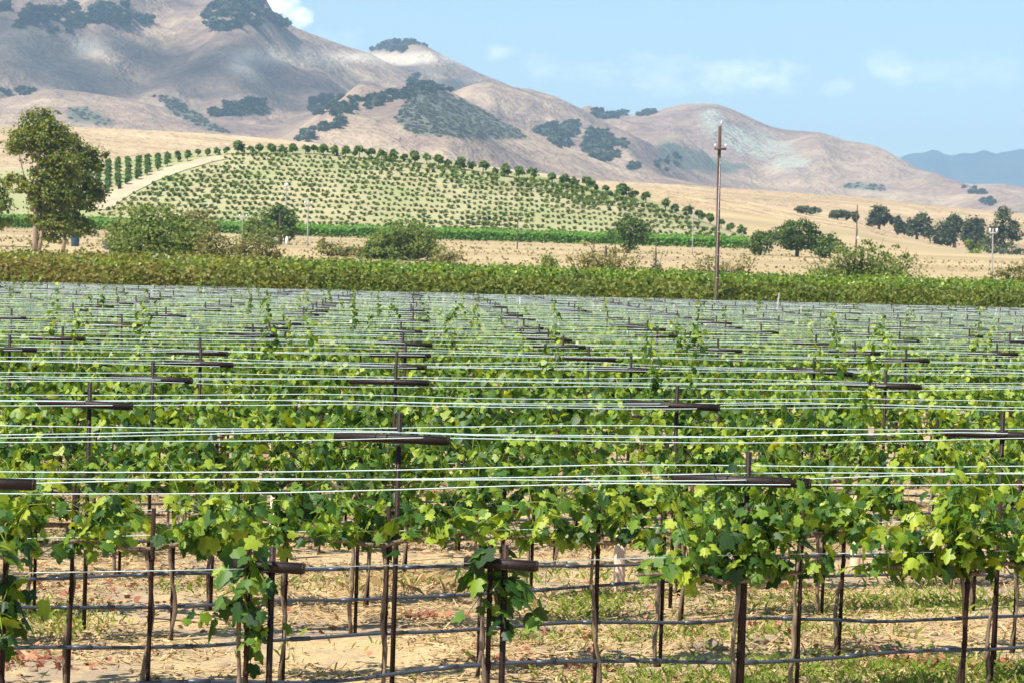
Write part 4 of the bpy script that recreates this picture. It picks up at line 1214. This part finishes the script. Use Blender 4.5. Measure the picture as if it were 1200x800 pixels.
grove('oak_grove', 'thin line of oaks on the low skyline saddle', [[(690, 135), (705, 130), (728, 132), (738, 136), (720, 139), (700, 139)], [(744, 135), (766, 131), (768, 135), (748, 137)]], 30, 3.2, HO, 2300, 3600)
grove('oak_grove', 'scattered oaks along the foot of the ridge', [[(736, 195), (748, 192), (750, 199), (738, 200)], [(752, 196), (764, 196), (776, 186), (796, 182), (800, 192), (782, 202), (756, 202)]], 26, 3.0, HO, 1300, 3500)
grove('oak_grove', 'faint scrub dots low on the far right hills', [[(1122, 222), (1140, 218), (1168, 224), (1166, 230), (1140, 228)], [(1148, 236), (1170, 234), (1168, 242), (1150, 242)], [(0, 108), (20, 104), (42, 108), (38, 112), (6, 112)]], 26, 2.8, HO, 1300, 3700)
for i, (poly, d0, d1) in enumerate(DARK_SLOPES[:1]):  # leafy clumps strewn over the darker triangular slope
    grove('chaparral', 'smooth dark leafy clumps covering the steep triangular slope', [poly], 620, 2.2, M['scrub'], 1300, d1 + 100, 26, .42)
grove('chaparral', 'narrow diagonal band of chaparral on the nearer spur', [DARK_SLOPES[1][0]], 150, 2.0, M['scrub'], 1300, 3300, 26, .5)
grove('chaparral', 'thin grey chaparral patch low on the spur', [DARK_SLOPES[2][0], DARK_SLOPES[4][0]], 60, 1.8, M['scrub'], 1300, 3600, 26, .5)


# ------------------------------------------------------------------ poles, vehicles and small things in the field
def pole(name, label, px, ybase, ytop, dist, rpx, mat, extra=None, lean=0.0, group=None):
    u, _ = ray(px, ybase); z0 = float(Z(u * dist, dist))
    ut, wt = ray(px, ytop); H = CAM_H + wt * dist - z0
    t = thing(name, label, 'pole', (u * dist, dist, z0), 0, group)
    s = dist / FPX; mb = MB()
    k = 9; tt = np.linspace(0, 1, k)
    mb.tube(np.stack([lean * tt * H + .004 * H * np.sin(tt * 5), .003 * H * np.sin(tt * 4 + 1), tt * (H + .3) - .3], 1), np.linspace(1.12, .78, k) * rpx * s, 10)
    mb.build('shaft', mat, t)
    if extra: extra(t, H, s)
    return t


def insulators(t, H, s):
    z = H * .893
    mb = MB(); mb.box((0, -.16, z), (.46, .08, .08)); mb.build('crossarm', M['pole'], t)
    for x in (-.2, .2):
        mb = MB(); mb.tube([[x, -.16, z + .045], [x, -.16, z + .09], [x, -.16, z + .10], [x, -.16, z + .17], [x, -.16, z + .19]], [.015, .015, .035, .038, .015], 8); mb.build('insulator', M['white'], t)
    mb = MB(); mb.tube([[0, 0, H - .05], [.02, 0, H + .22]], .03, 6); mb.build('pole_top_pin', M['steel'], t)
    mb = MB()
    for zz in np.arange(2.4, H - 1.0, .9): mb.tube([[-.02, -.16, zz], [.06, -.2, zz]], .012, 5)
    mb.tube([[.0, -.155, .2], [.0, -.125, H * .85]], .012, 5); mb.build('ground_wire', M['steel'], t)


pole('utility_pole', 'tall reddish brown wooden utility pole rising from the edge of the leafy block', 838, 353, 148, 90.5 / (1 - ray(838, 353)[0] * TT), 2.5, M['pole'], insulators, 0.0)


def lamp(kind):
    def f(t, H, s):
        mb = MB()
        if kind == 'ball':
            r = 2.8 * s; mb.add(ICO * r + [0, 0, H], ICF); mb.build('white_globe', M['white'], t, True)
        elif kind == 'cross':
            mb.box((0, 0, H * .93), (9 * s, .15, .15)); mb.build('crossarm', M['greypole'], t)
            for x in (-4 * s, 4 * s):
                mb = MB(); mb.tube([[x, 0, H * .93 + .08], [x, 0, H * .93 + .4]], .09, 6); mb.build('insulator', M['white'], t)
        elif kind == 'box':
            mb.box((1.2 * s, -.2, H * .4), (2.2 * s, .4, 3.4 * s)); mb.build('meter_box', M['white'], t)
    return f


pole('lamp_post', 'pale short pole by the light green bush', 284, 283, 253, 300, .8, M['greypole'], lamp('cross'), 0)
pole('lamp_post', 'pale post topped with a white round head behind the dark leaning tree', 334, 286, 217, 318, .8, M['greypole'], lamp('ball'), 0)
pole('utility_pole', 'thin grey pole with crossarm by the pale dry brush', 360, 289, 236, 296, .8, M['greypole'], lamp('cross'), 0)
pole('utility_pole', 'thin brown pole standing before the bright vine strip in mid field', 606, 291, 252, 330, .7, M['pole'], None, 0)
pole('utility_pole', 'faint grey pole in front of the last crest trees', 811, 298, 246, 330, .7, M['greypole'], None, 0)
pole('utility_pole', 'brown pole with a white box behind the large spreading bush', 1003, 296, 240, 320, .8, M['pole'], lamp('box'), 0)
pole('utility_pole', 'pale pole with crossarm before the ragged tallest tree', 1162, 327, 268, 200, .9, M['greypole'], lamp('cross'), 0)


u, _ = ray(314, 286); x_, y_ = u * 300, 300.0
t = thing('water_trough', 'low white water trough under the dark leaning tree', 'trough', (x_, y_, float(Z(x_, y_)) + .02), .05)
mb = MB()
for sy in (-.36, .36): mb.box((0, sy, .42), (2.0, .06, .5))
for sx in (-1.0, 1.0): mb.box((sx, 0, .42), (.06, .66, .497))
mb.box((0, 0, .2), (1.93, .65, .05)); mb.build('basin', M['white'], t)
for sx in (-.8, .8):
    mb = MB(); mb.box((sx, 0, .085), (.12, .7, .17)); mb.build('leg', M['greypole'], t)
u, _ = ray(336, 287); mb = MB(); mb.tube([[0, 0, -.1], [0, 0, .7], [0, 0, 1.1]], [.22, .2, .1], 10)
o = mb.build('standpipe', M['white']); o.location = (u * 305, 305, float(Z(u * 305, 305))); tag(o, 'white tapering standpipe at the foot of the dark leaning tree', 'standpipe')
u, _ = ray(126, 292); mb = MB(); mb.tube([[0, 0, 0], [0, 0, .05], [0, 0, .5], [0, 0, .9], [0, 0, .95]], [.28, .3, .32, .3, .26], 12)
o = mb.build('barrel', M['bluepaint']); o.location = (u * 236, 236, float(Z(u * 236, 236)) + .02); tag(o, 'dark blue barrel beside the brown brush', 'barrel', 'blue barrels')
d_ = o.copy(); COL.objects.link(d_); u, _ = ray(88, 286); d_.location = (u * 230, 230, float(Z(u * 230, 230)) + .35); d_.scale = (1.3, 1.3, 1.2); tag(d_, 'blue barrel standing between the eucalyptus trunks and the willow')

# ------------------------------------------------------------------ light, sky, haze
SUN_EL = R(53)
SUN_AZ = math.atan2(-.74, -.67)          # compass angle of the sun: x = sin, y = cos
sd = Vector((math.sin(SUN_AZ) * math.cos(SUN_EL), math.cos(SUN_AZ) * math.cos(SUN_EL), math.sin(SUN_EL)))
ld = bpy.data.lights.new('sun', 'SUN'); ld.energy = 5.0; ld.angle = R(.53); ld.color = (1, .95, .87)
lo = bpy.data.objects.new('sun', ld); COL.objects.link(lo)
lo.rotation_euler = sd.to_track_quat('Z', 'Y').to_euler()

w = bpy.data.worlds.new('World'); SC.world = w; w.use_nodes = True
nt = w.node_tree; nt.nodes.clear()
N = lambda t: nt.nodes.new(t)
out = N('ShaderNodeOutputWorld'); bg = N('ShaderNodeBackground'); sky = N('ShaderNodeTexSky')
sky.sky_type = 'NISHITA'; sky.sun_disc = False; sky.sun_elevation = SUN_EL; sky.sun_rotation = SUN_AZ
sky.air_density = 1.0; sky.dust_density = .3; sky.ozone_density = 2.2
bg.inputs['Strength'].default_value = .085
# clouds: soft patches at fixed bearings in the sky
tc = N('ShaderNodeTexCoord'); sp_ = N('ShaderNodeSeparateXYZ'); nt.links.new(tc.outputs['Generated'], sp_.inputs[0])


def mth(op, a, b=0.0, clamp=False):
    nd = N('ShaderNodeMath'); nd.operation = op; nd.use_clamp = clamp
    for i, v in enumerate((a, b)):
        if isinstance(v, (int, float)): nd.inputs[i].default_value = v
        else: nt.links.new(v, nd.inputs[i])
    return nd.outputs[0]


az = mth('ARCTAN2', sp_.outputs['X'], sp_.outputs['Y']); el = mth('ARCSINE', sp_.outputs['Z'])
cb = N('ShaderNodeCombineXYZ'); nt.links.new(az, cb.inputs[0]); nt.links.new(el, cb.inputs[1])
nz = N('ShaderNodeTexNoise'); nz.inputs['Scale'].default_value = 60; nz.inputs['Detail'].default_value = 6; nz.inputs['Roughness'].default_value = .6
mpn = N('ShaderNodeMapping'); mpn.inputs['Scale'].default_value = (1, 1.7, 1); nt.links.new(cb.outputs[0], mpn.inputs[0]); nt.links.new(mpn.outputs[0], nz.inputs['Vector'])
tot = None
CL = [(318, 4, 38, 30, 1.0), (340, 20, 26, 20, .8), (870, 90, 75, 20, .55), (925, 84, 30, 10, .4), (780, 88, 70, 22, .35), (1045, 80, 34, 20, .42), (1090, 84, 30, 14, .25), (982, 104, 22, 9, .4), (588, 66, 22, 10, .4), (634, 78, 24, 14, .3), (1160, 84, 50, 18, .2), (400, 42, 30, 14, .25), (690, 90, 40, 14, .22)]
for (px, py, rx, ry, st) in CL:
    u, w_ = ray(px, py); a0 = math.atan(u); e0 = math.atan(w_ / math.sqrt(1 + u * u))
    dx = mth('DIVIDE', mth('SUBTRACT', az, a0), rx * (1.25 if py > 30 else 1) / FPX); dy = mth('DIVIDE', mth('SUBTRACT', el, e0), ry * (1.35 if py > 30 else 1) / FPX)
    r2 = mth('ADD', mth('MULTIPLY', dx, dx), mth('MULTIPLY', dy, dy))
    f = mth('MULTIPLY', mth('SUBTRACT', mth('ADD', mth('MULTIPLY', nz.outputs['Fac'], 3.6), -1.1), r2, True), st)
    f = mth('MULTIPLY', f, 1.0 if px < 345 and py < 25 else .55, True)
    tot = f if tot is None else mth('MAXIMUM', tot, f)
mxn = N('ShaderNodeMix'); mxn.data_type = 'RGBA'
nt.links.new(tot, mxn.inputs[0]); tn = N('ShaderNodeMix'); tn.data_type = 'RGBA'; tn.blend_type = 'MULTIPLY'; tn.inputs[0].default_value = 1; tn.inputs[7].default_value = (1.0, 1.06, 1.03, 1); nt.links.new(sky.outputs[0], tn.inputs[6]); nt.links.new(tn.outputs[2], mxn.inputs[6]); mxn.inputs[7].default_value = (17.0, 16.4, 16.4, 1)
nt.links.new(mxn.outputs[2], bg.inputs['Color']); nt.links.new(bg.outputs[0], out.inputs['Surface'])

# cumulus clouds over the hills, high above the haze; they drop the broad shadows on the slopes
cm = NT('cloud_white'); tb = cm.n('ShaderNodeBsdfTransparent'); df = cm.n('ShaderNodeBsdfDiffuse'); df.inputs['Color'].default_value = (.9, .9, .92, 1)
mxs = cm.n('ShaderNodeMixShader'); mxs.inputs[0].default_value = .15; cm.l(tb.outputs[0], mxs.inputs[1]); cm.l(df.outputs[0], mxs.inputs[2]); M['cloud'] = cm.done(mxs.outputs[0])


def cloud(targets, hgt, label):
    mb = MB()
    for (px, py, rm, d0, d1) in targets:
        h = hit(px, py, d0, d1)
        if h is None: continue
        c = h + np.array(sd) / sd.z * (hgt - h[2])
        for _ in range(14):
            o = RNG.normal(0, .55, 3) * [rm, rm, rm * .2]; r = rm * RNG.uniform(.35, .6)
            S = ICO * RNG.uniform(.85, 1.15, (12, 1)) * [r, r, r * .45]
            mb.add(S + c + o, ICF)
    o = mb.build('cloud', M['cloud'], None, True)
    md = o.modifiers.new('soft', 'SUBSURF'); md.levels = 2; md.render_levels = 2
    tag(o, label, 'cloud', None, 'stuff')


cloud([(60, 80, 150, 1300, 3300), (150, 62, 150, 1300, 3300), (240, 82, 130, 1300, 3300), (330, 92, 110, 1300, 3300), (400, 95, 90, 1300, 3300)], 1500, 'broad white cumulus bank drifting high above the big hill')
cloud([(500, 85, 60, 2500, 4000), (535, 98, 70, 2500, 4000)], 1600, 'small white cumulus high above the second peak')

# air: one closed box of even haze round camera and scene
zl, zh, hx_, y0, y1 = -1.6, 640.0, 5200.0, -300.0, 10400.0
mb = MB(); mb.box((0, (y0 + y1) / 2, (zl + zh) / 2), (2 * hx_, y1 - y0, zh - zl))
hm = bpy.data.materials.new('air'); hm.use_nodes = True; ht = hm.node_tree; ht.nodes.clear()
ho = ht.nodes.new('ShaderNodeOutputMaterial'); pv = ht.nodes.new('ShaderNodeVolumePrincipled')
pv.inputs['Color'].default_value = (.48, .73, 1.0, 1); pv.inputs['Density'].default_value = 1.3e-4; pv.inputs['Anisotropy'].default_value = .2
ht.links.new(pv.outputs[0], ho.inputs['Volume'])
tag(mb.build('haze', hm), 'thin pale blue haze filling the valley air', 'haze', None, 'stuff')

# ------------------------------------------------------------------ render settings
SC.view_settings.view_transform = 'Standard'; SC.view_settings.look = 'None'
SC.view_settings.exposure = .84; SC.view_settings.gamma = 1
SC.cycles.use_denoising = True
SC.cycles.max_bounces = 6; SC.cycles.diffuse_bounces = 3; SC.cycles.glossy_bounces = 2; SC.cycles.transmission_bounces = 4; SC.cycles.transparent_max_bounces = 24
SC.cycles.volume_bounces = 1
